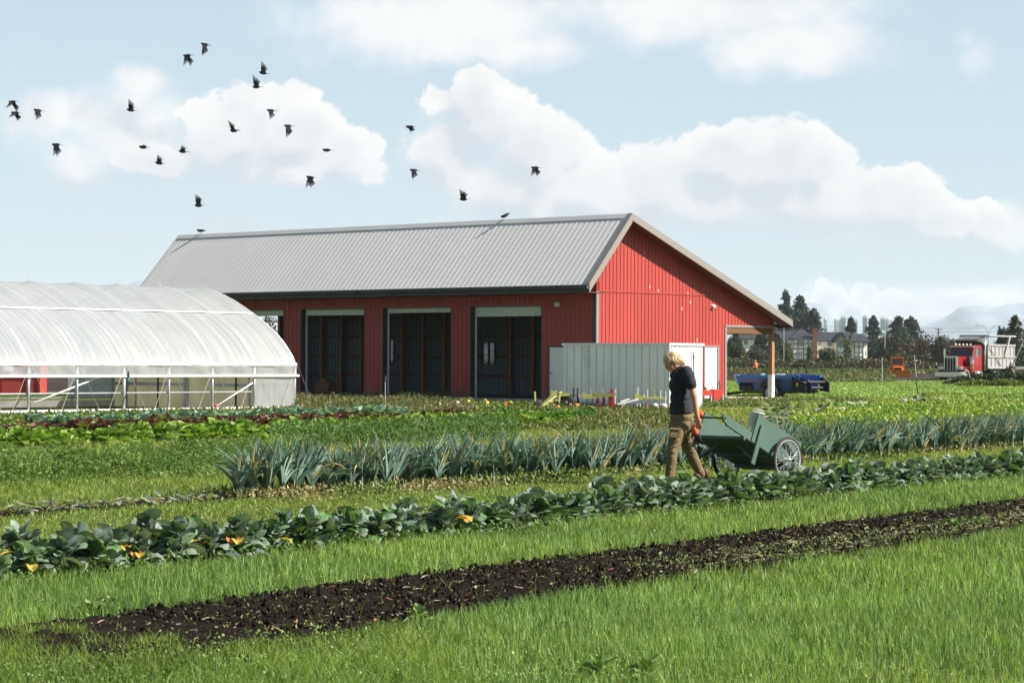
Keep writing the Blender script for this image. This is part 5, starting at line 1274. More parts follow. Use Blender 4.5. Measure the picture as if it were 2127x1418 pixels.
GL_ = [head_mesh(i, GREEN, .24, .16, 16, .10, (.3, .38, .12), 300) for i in range(5)]
RL_ = [head_mesh(i, RED+([GREEN[3]] if i % 2 else []), .22, .15, 15, .11, (.25, .10, .08), 320) for i in range(5)]
CL_ = [head_mesh(i, PALE, .34, .26, 14, .04, (.32, .40, .30), 340, .25) for i in range(5)]
SG_ = [head_mesh(i, [(.17, .28, .05), (.12, .24, .04)], .2, .13, 11, .06, (.3, .4, .15), 360) for i in range(4)]
DG_ = [head_mesh(i, [(.06, .16, .025), (.09, .21, .03), (.14, .26, .04)], .30, .17, 14, .06, (.25, .34, .12), 370, .4) for i in range(4)]
def rowspots(rows, t0, t1, dt, pxa=-60, pxb=2190, skip=0.):
    out = []
    for row in rows:
        t = t0
        while t < t1:
            x, y = xy(row+random.uniform(-.12, .12), t); t += dt*random.uniform(.8, 1.2)
            px = 1063.5+x/max(y, 1)*F
            if y > 20 and pxa < px < pxb and random.random() > skip: out.append((x, y))
    return out
plant_row('green_lettuce', 'lettuce', 'frilly bright green lettuce head in the row in front of the red lettuces', 'green lettuces left of the leeks', GL_, rowspots((-30.9, -31.6, -32.4), 20, 75, .40, -60, 1180, .12)[:290], scl=(1.2, 1.8))
plant_row('red_lettuce', 'lettuce', 'dark red leaf lettuce head in the row beyond the green lettuces', 'red lettuces in the back row', RL_, rowspots((-34.4, -35.0, -35.7), 20, 72, .38, -60, 960, .15)[:290], scl=(1.2, 1.75))
plant_row('cabbage_plant', 'cabbage', 'pale blue-green cabbage plant in the row beside the greenhouse', 'pale cabbages by the greenhouse', CL_, rowspots((-37.9, -38.6), 22, 62, .42, 60, 850, .05)[:290], scl=(1., 1.35))
plant_row('salad_plant', 'salad plant', 'small yellow-green salad plant in the last row before the weeds', 'small salad plants in the last rows', SG_, rowspots((-41., -41.6, -42.2), 24, 74, .5, -60, 1200, .1)[:290], scl=(.9, 1.3))
plant_row('chard_plant', 'chard', 'leafy dark green chard plant between the leeks and the field implements', 'chard plants beyond the leeks', DG_, rowspots((-33.2, -34.), 48, 72, .42, 940, 1230, .1)[:290], scl=(1., 1.4))
# ---- generic foliage cloud (numpy) ----
def cards(name, P, size, cols, mt=M_leaf, parent=None, var=.25, elong=1.6, upb=0., seed=0, **kw):
    """one small bent leaf face per point"""
    r = np.random.default_rng(seed+len(P)); n = len(P); P = np.asarray(P, dtype=np.float64)
    d = r.normal(size=(n, 3)); d[:, 2] += upb; d /= np.linalg.norm(d, axis=1)[:, None]
    e = r.normal(size=(n, 3)); e -= d*(e*d).sum(1)[:, None]; e /= np.linalg.norm(e, axis=1)[:, None]
    sz = (np.asarray(size)*r.uniform(.6, 1.3, n))[:, None]
    V = np.stack([P-e*sz*.5, P+d*sz*elong*.5-e*sz*.0-e*0, P+e*sz*.5, P+d*sz*elong+np.cross(d, e)*sz*.25], 1).reshape(-1, 3)
    b = np.arange(n)*4; Q = np.stack([b, b+2, b+3, b+1], 1); 
    V[1::4] = P-e*sz*.45+d*sz*elong*.75
    cols = np.asarray(cols); c = cols[r.integers(0, len(cols), n)] if cols.ndim == 2 and len(cols) != n else cols
    c = c*r.uniform(1-var, 1+var, (n, 1)); C4 = np.repeat(c, 4, 0)
    return link(name, npmesh(name, V, Q, mt, col=C4), parent, **kw)
def ellpts(n, c, r, seed=0, shell=.5):
    g_ = np.random.default_rng(seed); d = g_.normal(size=(n, 3)); d /= np.linalg.norm(d, axis=1)[:, None]
    q = g_.random(n)**(1/3)*(1-shell)+shell*g_.uniform(.8, 1.05, n); return np.asarray(c)+d*q[:, None]*np.asarray(r)
OLIVE = [(.045, .060, .014), (.06, .072, .018), (.032, .048, .012)]; BROWN = [(.060, .042, .020), (.045, .036, .016), (.038, .045, .014)]; DGREEN = [(.018, .035, .012), (.024, .045, .015), (.03, .04, .016)]; RUST = [(.075, .035, .016), (.055, .04, .016), (.036, .042, .014)]; MIDG = [(.05, .075, .02), (.07, .095, .028)]
def bush(px, ytop, wpx, Y, cols, label, cat='bush', grp='bushes of the far hedgerow', name='bush', n=900, seed=0, ybase=None, trunk=True, lift=0.):
    p = W(px, 750, Y); z1 = W(px, ytop, Y).z; rw = wpx/2/F*Y
    e = empty(name, (p.x, Y, 0), 0, label, cat, grp); g_ = np.random.default_rng(seed+int(px)); pts = []
    nb_ = 9
    for k in range(nb_):
        a = g_.uniform(0, 6.28); rr_ = g_.uniform(0, .62)*rw; h = z1*g_.uniform(.35+lift, .8); s_ = g_.uniform(.28, .5)
        pts.append(ellpts(n//nb_, (rr_*math.cos(a), rr_*math.sin(a)*.6, h), (rw*s_*1.1, rw*s_, min(z1*s_*.7, z1-h)), seed+k*7+int(px), .35))
    if not lift: pts.append(ellpts(n//3, (0, 0, z1*.28), (rw, rw*.7, z1*.33), seed+99, .3))
    pts = np.concatenate(pts); pts[:, 2] = np.clip(pts[:, 2], .05, None)
    cards('crown', pts, .00055*Y*.95, cols, parent=e, seed=seed)
    b = MB()
    for k in range(5): a = g_.uniform(0, 6.28); b.tube([(0, 0, 0), (rw*.25*math.cos(a), rw*.2*math.sin(a), z1*.45), (rw*.5*math.cos(a), rw*.4*math.sin(a), z1*.8)], [z1*.018, z1*.012, z1*.004], 5)
    b.build('trunk', M_woodd, e)
    return e
BL_ = ['olive bush filling the left of the lean-to opening', 'brownish bush under the glimpsed slate house', 'olive bush right behind the timber post', 'mid green rounded bush between post and half-timbered house', 'brown bush at the foot of the left half-timbered house', 'olive bush below the brick chimney', 'tall olive willow bush right of the brick chimney', 'mid green bush beneath the central gable', 'dark green bush left of the end house', 'low olive bush below the end house', 'dark green bush at the right corner of the end house', 'tall brown bush under the left cedar', 'rust tinted tall bush under the right cedar', 'brownish bush right of the cedars', 'tall twiggy rust bush left of the utility pole', 'tall brown twiggy bush around the utility pole', 'rust tinted bush left of the truck mirror', 'olive bush behind the truck cab', 'brown bush behind the dump body', 'olive bush between dump body and poplars', 'wide low olive bush behind the orange bulldozer', 'wide olive bush right of the bulldozer', 'wide dark green bush left of the truck grille', 'low brown bush right behind the thin grey pole', 'dark green bush against the red barn corner trim']
bl = [(1528, 712, 50, OLIVE), (1566, 722, 46, BROWN), (1600, 728, 50, OLIVE), (1632, 716, 36, MIDG), (1655, 746, 44, BROWN), (1690, 744, 40, OLIVE), (1722, 722, 46, OLIVE), (1748, 734, 40, MIDG), (1775, 744, 50, DGREEN), (1806, 746, 40, OLIVE), (1832, 722, 44, DGREEN), (1858, 694, 60, BROWN), (1884, 702, 46, RUST), (1906, 700, 48, BROWN), (1930, 692, 54, RUST), (1957, 694, 50, BROWN), (1985, 704, 48, RUST), (2012, 712, 48, OLIVE), (2040, 716, 50, BROWN), (2066, 706, 46, OLIVE), (1870, 730, 70, OLIVE), (1925, 736, 80, OLIVE), (1980, 738, 70, DGREEN), (1820, 748, 50, BROWN), (1505, 720, 40, DGREEN)]
for i, (px, yt, wp, cl_) in enumerate(bl):
    bush(px, yt, wp*1.25, 395+i % 5*9, cl_, BL_[i], seed=i*13, n=1500, grp='bushes of the tall hedgerow')
g_ = np.random.default_rng(5); n = 26000
x0, x1 = W(1440, 750, 370).x, W(2190, 750, 370).x
P = np.stack([g_.uniform(x0, x1, n), g_.uniform(362, 385, n), g_.random(n)**1.3], 1); P[:, 2] *= .7+2.0*vnoise(P[:, 0], P[:, 1]*0, 7, 4, .22)
cols = np.array(OLIVE+BROWN+DGREEN)[(vnoise(P[:, 0], P[:, 1], 8, 3, .15)*9).astype(int) % 9]
cards('undergrowth', P, .26, cols, kind='stuff')
# conifers
def conifer(px, ytop, wpx, Y, label, cols=None, seed=0, gap=.15, cedar=False, ybase=752, cone=1., grp=None, top=True):
    cols = cols or [(.018, .040, .018), (.026, .052, .022), (.013, .028, .013), (.045, .058, .024)]
    p = W(px, 752, Y); H = W(px, ytop, Y).z; R_ = wpx/2/F*Y; g_ = np.random.default_rng(seed+int(px))
    e = empty('conifer_tree', (p.x, Y, 0), 0, label, 'conifer', grp)
    b = MB(); b.tube([(0, 0, 0), (0, 0, H*.5), (g_.normal()*.1, 0, H*.99)], [H*.018, H*.012, H*.002], 6); b.build('trunk', M_woodd, e)
    pts = []; nw = int(H/.55)
    for k in range(nw):
        h = H*(.12+.87*k/nw); q = 1-(k/nw); rad = R_*1.25*(q**.75*cone+ (0.05 if not cedar else .35*q**.3)); rad *= g_.uniform(.7, 1.15)
        nbn = 7 if not cedar else 6
        for m in range(nbn):
            if g_.random() < gap: continue
            a = g_.uniform(0, 6.28); l = rad*g_.uniform(.65, 1.15)
            npn = int(16+44*l/max(R_, .1)); u = g_.random(npn)**.55
            dr = -.28*l*u**1.6+(.10*l*u if not cedar else .22*l*u*(1-u)*2)
            sp = .16*l*(1-.5*u)+.12
            pts.append(np.stack([math.cos(a)*l*u+g_.normal(size=npn)*sp, math.sin(a)*l*u+g_.normal(size=npn)*sp, h+dr+g_.normal(size=npn)*(.16 if not cedar else .12)], 1))
    pts.append(np.stack([g_.normal(size=30)*.12, g_.normal(size=30)*.12, H*g_.uniform(.9, 1.0, 30)], 1))
    cards('crown', np.concatenate(pts), .00060*Y, cols, parent=e, seed=seed, elong=1.4)
cf = [(1631, 603, 58, 690, 'tall dark fir with a pointed top just right of the barn eave', 0, .25, False), (1662, 613, 74, 700, 'tall broad fir in the middle of the dark group behind the houses', 1, .15, False), (1690, 640, 66, 695, 'broad fir leaning right at the edge of the dark group', 2, .08, False),
 (1652, 650, 60, 720, 'dense dark fir behind the two tallest firs', 3, .05, False), (1767, 659, 42, 680, 'small round-topped fir standing between the far towers', 4, .1, False), (1814, 655, 52, 690, 'loose dark fir left of the twin grey towers', 5, .25, False), (1866, 656, 62, 660, 'layered cedar with flat tiers, left of the pair', 6, .2, True), (1892, 657, 60, 672, 'layered cedar with drooping right side, right of the pair', 7, .2, True),
 (1527, 690, 64, 480, 'dense dark conifer at the left of the lean-to opening', 8, .03, False), (1580, 688, 56, 490, 'dark conifer seen just left of the timber post', 9, .03, False), (1612, 692, 40, 485, 'dark conifer just right of the timber post', 10, .05, False)]
for px, yt, wp, Y, lab, sd_, gp, ced in cf: conifer(px, yt, wp, Y, lab, seed=sd_*31, gap=gp, cedar=ced)
conifer(2108, 654, 60, 330, 'tall dark conifer at the right edge behind the dump body', cols=DGREEN+[(.05, .035, .018)], seed=77, gap=.03); conifer(2150, 640, 90, 335, 'very broad dark conifer cut by the right picture edge', cols=DGREEN+[(.06, .03, .018)], seed=78, gap=.03)
for k, (px, yt) in enumerate(((2076, 677), (2084, 676), (2093, 678))):
    z1 = W(px, yt, 340).z; e = empty('poplar_tree', (W(px, 750, 340).x, 340, 0), 0, 'slim upright poplar in the dark screen behind the dump body', 'poplar', 'upright poplars behind the dump body')
    cards('crown', ellpts(1500, (0, 0, z1*.52), (.38, .38, z1*.48), k, .3), .16, DGREEN, parent=e); b = MB(); b.tube([(0, 0, 0), (0, 0, z1*.9)], [.1, .02], 5); b.build('trunk', M_woodd, e)
conifer(2108, 720, 90, 322, 'low dense conifer filling the gap beside the dump body', cols=DGREEN, seed=80, gap=.0)
for k, (px, yt, wp, lab) in enumerate(((1682, 716, 12, 'slim young green tree in front of the chimney house'), (1760, 700, 16, 'slim olive young tree before the central gable'), (1812, 722, 14, 'narrow young conifer right of the end house'), (1875, 712, 12, 'thin pointed young tree in the brown shrubs'))):
    z1 = W(px, yt, 500).z; rr_ = wp/2/F*500; e = empty('young_tree', (W(px, 750, 500).x, 500, 0), 0, lab, 'tree')
    cards('crown', ellpts(500, (0, 0, z1*.55), (rr_, rr_, z1*.45), k+50, .3), .26, MIDG if k != 2 else DGREEN, parent=e); b = MB(); b.tube([(0, 0, 0), (0, 0, z1*.9)], [.1, .02], 5); b.build('trunk', M_woodd, e)
for px, yt, wp, Y, cl_, lab in ((1722, 694, 30, 690, RUST, 'small rusty tree showing over the roof between fir and chimney'), (1833, 702, 56, 520, DGREEN, 'dark bushy tree between the end house and the left cedar'), (1850, 716, 70, 470, OLIVE, 'olive thicket tree behind the orange bulldozer'), (1905, 708, 70, 500, DGREEN, 'dark bushy tree right below the right cedar'), (1968, 702, 60, 480, BROWN, 'brown twiggy tree right of the utility pole'), (1625, 706, 50, 560, DGREEN, 'dark bushy tree just behind the timber post top')):
    bush(px, yt, wp, Y, cl_, lab, 'tree', None, 'bushy_tree', 1800, 200+px)
# a tree seen through the last bay and low trees behind greenhouse/barn
bush(558, 655, 60, 260, RUST+BROWN, 'reddish autumn tree seen through the far bay of the barn', 'tree', None, 'autumn_tree', 900, 3, lift=.2)
# shrubs by the truck
for i, (px, py, w_, h_, Y, cl_, lab) in enumerate(((2000, 803, 80, 17, 158, DGREEN, 'dark green shrub hiding the front wheels of the dump truck'), (2055, 803, 90, 24, 156, DGREEN, 'dark leafy shrub below the dump body'), (2110, 804, 80, 28, 154, DGREEN, 'dark shrub at the right edge before the trailer'), (2030, 806, 90, 12, 146, [(.12, .15, .02), (.09, .12, .02)], 'low yellow-green shrub, left one before the dump truck'), (2090, 806, 90, 13, 145, [(.12, .15, .02), (.09, .12, .02)], 'low yellow-green shrub, right one before the dump truck'))):
    bush(px, py-h_-6, w_*1.15, Y, cl_, lab, 'shrub', None, 'shrub', 2200, 60+i)
# ---- soil bank and mown strip far away ----
bk = MB(); 
def berm(name, pxa, pxb, Y0, Y1, h, seed):
    xa, xb = W(pxa, 750, Y0).x, W(pxb, 750, Y0).x; n_ = 120; V = []; Fq = []
    for i in range(n_+1):
        x = xa+(xb-xa)*i/n_
        for j in range(7):
            q = j/6; z = h*math.sin(math.pi*q)**.6*(.75+.5*vnoise(np.array([x*.6]), np.array([j*.9]), seed, 3)[0]) if 0 < j < 6 else -.02
            V.append((x, Y0+(Y1-Y0)*q, z))
    for i in range(n_):
        for j in range(6): a = i*7+j; Fq.append((a, a+7, a+8, a+1))
    link(name, npmesh(name, V, np.array(Fq), mat('dark_earth', (.028, .018, .014), rough=1., var=.4, scale=1.5)), kind='structure')
berm('soil_bank', 1440, 2200, 236, 243, .55, 3); berm('soil_bank_near', 1800, 1975, 205, 226, .25, 4)
berm('brown_field', -400, 330, 118, 134, .7, 5)
# ---- scattered ground growth (uncountable) ----
def scatter(name, region, n, h, size, cols, seed, var=.3, upb=1.0, elong=2.2, mt=M_leaf, hp=1.):
    g_ = np.random.default_rng(seed); x, y = region(g_, n); z = g_.random(len(x))**hp*(h if not callable(h) else h(x, y))+.01
    cc_ = np.array(cols); k = np.clip((vnoise(x, y, seed, 3, .5)*1.6-.3)*len(cc_), 0, len(cc_)-1).astype(int)
    return cards(name, np.stack([x, y, z], 1), size, cc_[k], mt=mt, var=var, upb=upb, elong=elong, seed=seed, kind='stuff')
def pxband(pxa, pxb, ya, yb):
    """ground seen between two picture columns and rows"""
    def f(g_, n):
        py = g_.uniform(ya, yb, n); px = g_.uniform(pxa, pxb, n); Y = CH*F/(py-HZ-ROLL*(px-1063.5)); return (px-1063.5)/F*Y, Y
    return f
def rowband(s0, s1, t0, t1, pa=-90, pb=2220):
    def f(g_, n):
        s = g_.uniform(s0, s1, n); t = t0+(t1-t0)*g_.random(n)**1.0; x, y = xy(s, t); px = 1063.5+x/np.maximum(y, 1)*F
        k = (px > pa) & (px < pb) & (y > 11); return x[k], y[k]
    return f
scatter('dry_weeds', pxband(1625, 1860, 791, 799), 9000, lambda x, y: .1+1.5*vnoise(x, y*0, 4, 4, .5)**2, .07, [(.15, .13, .05), (.10, .12, .035), (.08, .11, .03), (.20, .16, .08)], 31, upb=1.6, elong=2.6)
scatter('dry_weeds', pxband(1505, 1640, 788, 797), 6000, lambda x, y: .15+1.5*vnoise(x, y*0, 5, 4, .4)**1.6, .07, [(.09, .055, .035), (.11, .08, .05), (.06, .09, .03)], 32, upb=1.6, elong=2.6)
scatter('far_grass', pxband(1480, 2220, 772.5, 779.5), 16000, .35, .22, [(.07, .10, .02), (.09, .12, .03)], 33)
scatter('lettuce_field', pxband(1490, 2220, 795, 831), 95000, .22, .055, [(.22, .34, .07), (.26, .37, .09), (.18, .29, .05)], 34, elong=1.3, var=.2)
scatter('weeds', pxband(610, 985, 829, 866), 26000, lambda x, y: .06+.75*vnoise(x, y, 6, 4, .35)**2.2, .035, [(.10, .12, .03), (.14, .13, .05), (.07, .10, .025), (.19, .15, .08)], 35, elong=2.8, upb=1.5)
scatter('weeds', pxband(990, 1400, 853, 900), 16000, .14, .04, [(.10, .13, .03), (.15, .14, .05), (.08, .12, .02)], 36, elong=2.4)
scatter('weeds', pxband(1455, 1800, 834, 850), 9000, .16, .045, [(.12, .15, .04), (.09, .13, .03)], 37)
scatter('celery_foliage', pxband(1640, 2200, 862, 908), 42000, .42, .055, [(.18, .28, .03), (.26, .33, .05), (.11, .22, .03)], 38, elong=1.4)
scatter('celery_foliage', pxband(1930, 2200, 836, 866), 14000, .40, .065, [(.16, .26, .04), (.22, .30, .06)], 39, elong=1.4)
g_ = np.random.default_rng(140); pts = []; cc_ = []
xs_, ys_ = rowband(-24.9, -21.5, 12.5, 31, -110, 640)(g_, 520)
for k, (x, y) in enumerate(zip(xs_, ys_)):
    r0 = g_.uniform(.16, .30); h0 = g_.uniform(.18, .46)*(.6+.8*vnoise(np.array([x]), np.array([y]), 9, 3, .8)[0]); m_ = 230
    pts.append(ellpts(m_, (x, y, h0*.55), (r0, r0, h0*.55), 900+k, .3)); c_ = np.array([(.07, .135, .028), (.09, .16, .035), (.12, .20, .045), (.17, .25, .065)])[g_.integers(0, 4)]
    cc_.append(np.repeat(c_[None], m_, 0)*(.55+.9*np.clip(pts[-1][:, 2:3]/.5, 0, 1)*0+.45))
cards('carrot_tops', np.concatenate(pts), .016, np.concatenate(cc_), mt=M_grass, var=.3, upb=.5, elong=3.4, seed=41, kind='stuff')
scatter('carrot_weeds', rowband(-25.2, -21., 12.5, 31, -110, 640), 26000, .12, .018, [(.11, .18, .035), (.14, .21, .05)], 43, elong=2.6)
scatter('dill_foliage', rowband(-29.5, -26.0, 31, 52, 560, 1080), 22000, .42, .03, [(.07, .13, .025), (.09, .16, .04)], 41, elong=3., upb=.8, mt=M_grass)
scatter('meadow_strip', rowband(-46.5, -43., 20, 80, -100, 1300), 20000, .16, .05, [(.09, .13, .03), (.12, .15, .04)], 42)
scatter('salad_growth', rowband(-42.5, -36.2, 20, 76, -100, 1230), 24000, .10, .045, [(.13, .2, .03), (.09, .15, .02), (.17, .25, .05)], 44, elong=1.4)
# low weeds between the collards and leeks
scatter('low_weeds', rowband(-13.5, -12.2, 10, 47), 22000, .10, .022, [(.08, .14, .03), (.10, .17, .04)], 45, elong=1.5)
scatter('low_weeds', rowband(-18.5, -16.6, 21, 54), 20000, .14, .026, [(.10, .17, .03), (.14, .19, .05), (.25, .22, .10)], 46, elong=1.8)
# squash patch
SQ_ = []
for i in range(4):
    r = random.Random(500+i); P_ = PB()
    for k in range(15):
        a = r.uniform(0, 6.28); q = r.uniform(0, .4); c = r.choice([(.16, .20, .13), (.22, .25, .17), (.08, .12, .05), (.30, .30, .20), (.06, .11, .03)])
        P_.add(leaf(r.uniform(.22, .34), r.uniform(.24, .34), r.uniform(.5, 1.6), r.uniform(-.4, .3), .06, ranc(c, .2, r), (.3, .34, .24), (q*math.cos(a), q*math.sin(a), r.uniform(.08, .38)), a+r.uniform(-1, 1), r.uniform(-.2, .8), 6, .12, .6, r))
    SQ_.append((P_.mesh('foliage', M_leaf), None, None))
sp = []
for px, py in ((1600, 884), (1622, 880), (1645, 876), (1610, 894), (1640, 890), (1668, 882), (1680, 872), (1705, 870), (1735, 866), (1760, 868), (1800, 866), (1815, 864), (1655, 896), (1880, 860), (1900, 858), (1920, 856), (2095, 846), (1700, 884), (1630, 902), (1598, 900)):
    g0 = G(px, py); sp.append((g0.x, g0.y))
plant_row('squash_plant', 'squash plant', 'sprawling squash plant with large grey-green leaves between the cart and the bright field', 'squash plants beyond the leeks', SQ_, sp, scl=(.85, 1.3))
# ---- debris on the soil ----
def debris(name, s0, s1, t0, t1, n, seed, cols, sz):
    r = random.Random(seed); P_ = PB()
    for k in range(n):
        s = r.uniform(s0, s1); t = t0+(t1-t0)*r.random(); x, y = xy(s, t)
        if not inview(x, y, 1.15, 2.): continue
        L_ = r.uniform(*sz)
        P_.add(leaf(L_, L_*r.uniform(.15, .5), r.uniform(-.8, 1.2), r.uniform(-.3, .5), .05, ranc(r.choice(cols), .25, r), r.choice(cols), (x, y, r.uniform(.03, .07)), r.uniform(0, 6.28), r.uniform(-.1, .35), 4, .0, .8, r))
    link(name, P_.mesh(name, M_leaf), kind='stuff')
debris('leaf_litter', -10.4, -8.5, 10.5, 36, 1100, 61, [(.15, .20, .07), (.30, .30, .17), (.42, .36, .24), (.10, .16, .04), (.35, .12, .10), (.48, .44, .36)], (.02, .085))
debris('leaf_litter', -9.5, -8.6, 17, 34, 1100, 63, [(.18, .22, .08), (.36, .33, .20), (.44, .38, .26), (.10, .16, .04)], (.02, .085))
debris('cut_leek_leaves', -18.5, -17.7, 14.5, 24, 520, 62, [(.20, .26, .17), (.30, .34, .24), (.38, .36, .22), (.12, .17, .12), (.10, .06, .05)], (.10, .24))
# clods
g_ = np.random.default_rng(77); n = 5200; s = g_.uniform(-10.35, -8.5, n); t = 11+24*g_.random(n)**1.2; x, y = xy(s, t); r_ = g_.uniform(.006, .022, n)*np.where(g_.random(n) < .08, 1.5, 1)
base = np.array([(1, 0, 0), (0, 1, 0), (-1, 0, 0), (0, -1, 0), (0, 0, 1), (0, 0, -1)]); V = (base[None]*r_[:, None, None]*g_.uniform(.6, 1.3, (n, 6, 1)))+np.stack([x, y, np.full(n, .045)+g_.uniform(-.01, .02, n)], 1)[:, None]
tri = np.array([(0, 1, 4), (1, 2, 4), (2, 3, 4), (3, 0, 4), (1, 0, 5), (2, 1, 5), (3, 2, 5), (0, 3, 5)])
link('soil_clods', npmesh('soil_clods', V.reshape(-1, 3), (tri[None]+np.arange(n)[:, None, None]*6).reshape(-1, 3), M_soil), kind='stuff')
scatter('seedlings', rowband(-10.3, -8.5, 10, 36), 9000, .05, .009, [(.13, .20, .05), (.18, .24, .08)], 64, elong=2.2)
scatter('bed_weeds', rowband(-9.45, -8.7, 16, 34), 14000, .05, .013, [(.16, .20, .08), (.28, .27, .15), (.12, .18, .05)], 65, elong=1.6)
# ---- grass blades ----
def grass(name, bands, seed):
    g_ = np.random.default_rng(seed); Vs = []; Cs = []
    for (y0, y1, dens, w_) in bands:
        ar = (y1-y0)*(.433*1.16*(y0+y1)/2+4.6); n = int(ar*dens)
        y = np.sqrt(g_.uniform(y0*y0, y1*y1, n)); x = g_.uniform(-1, 1, n)*(.2165*1.16*y+2.3)
        s, t = x*DN[0]+y*DN[1], x*DR[0]+y*DR[1]
        nz_ = vnoise(x, y, 3, 4, .9); nf = vnoise(x, y, 4, 3, 3.5)
        top, botm = -10.25+.28*(nf-.5), -8.5+.3*(nf-.5)
        bed = (s > top) & (s < botm) & (t > 9.6+1.2*nf)
        wheat = ((s >= botm) & (t > 10.9-(s+7.7)+1.0*(nf-.5))) | ((s > -12.1) & (s <= top))
        keep = ~bed | (g_.random(n) < .02)
        kale = (s > -13.3) & (s < -12.3); keep &= ~kale | (g_.random(n) < .35)
        keep &= ~((s > -18.5) & (s < -17.65) & (t < 24)) | (g_.random(n) < .03)
        keep &= ~((s > -18.5) & (s < -17.1) & (t >= 22.5)) | (g_.random(n) < .4)
        keep &= (g_.random(n) < np.clip(.15+2.4*(nf-.27), .08, 1)) | (y > 24)
        keep &= ~((s < -30.2) & (s > -42.5) & (x < 3)) | (g_.random(n) < .35)
        keep &= y < 101
        keep &= ~((s < -42) & (t < 76.5) & (x/y*F+1063.5 < 614) & (y > 64))
        x, y, s, t, nz_, nf, wheat = [a[keep] for a in (x, y, s, t, nz_, nf, wheat)]; n = len(x)
        h = np.where(wheat, g_.uniform(.05, .135, n)*(.6+.8*nz_), g_.uniform(.04, .10, n)*(.6+.9*nz_))
        h = np.where((s > botm.mean()) & ~wheat, g_.uniform(.05, .12, n)*(.5+1.1*nz_), h)
        h *= np.where((s < -13.3) & (s > -17.6), .7, 1.); h *= np.where(y > 36, 1.3, 1)
        az = g_.uniform(0, 6.28, n); ln = h*np.where(wheat, g_.uniform(.05, .5, n), g_.uniform(.2, 1.1, n))
        dx, dy = np.cos(az), np.sin(az); a2 = g_.uniform(0, 3.14, n); wx, wy = np.cos(a2)*w_*.5, np.sin(a2)*w_*.5*.6
        wf = np.where(wheat, 1., .8); wx, wy = wx*wf, wy*wf
        B = np.stack([x, y, np.zeros(n)], 1); U = np.stack([dx*ln*.35, dy*ln*.35, h*.58], 1); Tt = np.stack([dx*ln, dy*ln, h], 1); Wv = np.stack([wx, wy, np.zeros(n)], 1)
        V = np.stack([B-Wv, B+Wv, B+U-Wv*.8, B+U+Wv*.8, B+Tt], 1)
        cw = np.array([.160, .260, .068]); cm = np.array([.170, .245, .055]); cl_ = np.array([.135, .215, .042])
        c = np.where(wheat[:, None], cw, np.where((s < -13.3)[:, None], cm, cl_))
        c = c*(.78+.5*nz_[:, None])*g_.uniform(.55, 1.5, (n, 1)); yel = g_.random(n) < .10; c[yel] = c[yel]*np.array([2.0, 1.4, 1.5]); c = c*np.array([1., 1., 1.])*(1+.35*(vnoise(x, y, 12, 3, .45)[:, None]-.5)*np.array([1.6, .9, .3]))
        dk = (y > 40); c[dk] = c[dk]*np.array([1.15, 1.05, 1.])
        Vs.append(V.reshape(-1, 3)); Cs.append(np.repeat(c, 5, 0))
    V = np.concatenate(Vs); C_ = np.concatenate(Cs); n = len(V)//5; b = np.arange(n)*5
    tri = np.array([(0, 1, 3), (0, 3, 2), (2, 3, 4)]); Fq = (b[:, None, None]+tri[None]).reshape(-1, 3); print('blades', n)
    link(name, npmesh(name, V, Fq, M_grass, col=C_), kind='stuff')
grass('grass', [(10.8, 16, 3100, .0058), (16, 24, 1600, .0078), (24, 36, 700, .012), (36, 60, 220, .019), (60, 101, 80, .028)], 9)

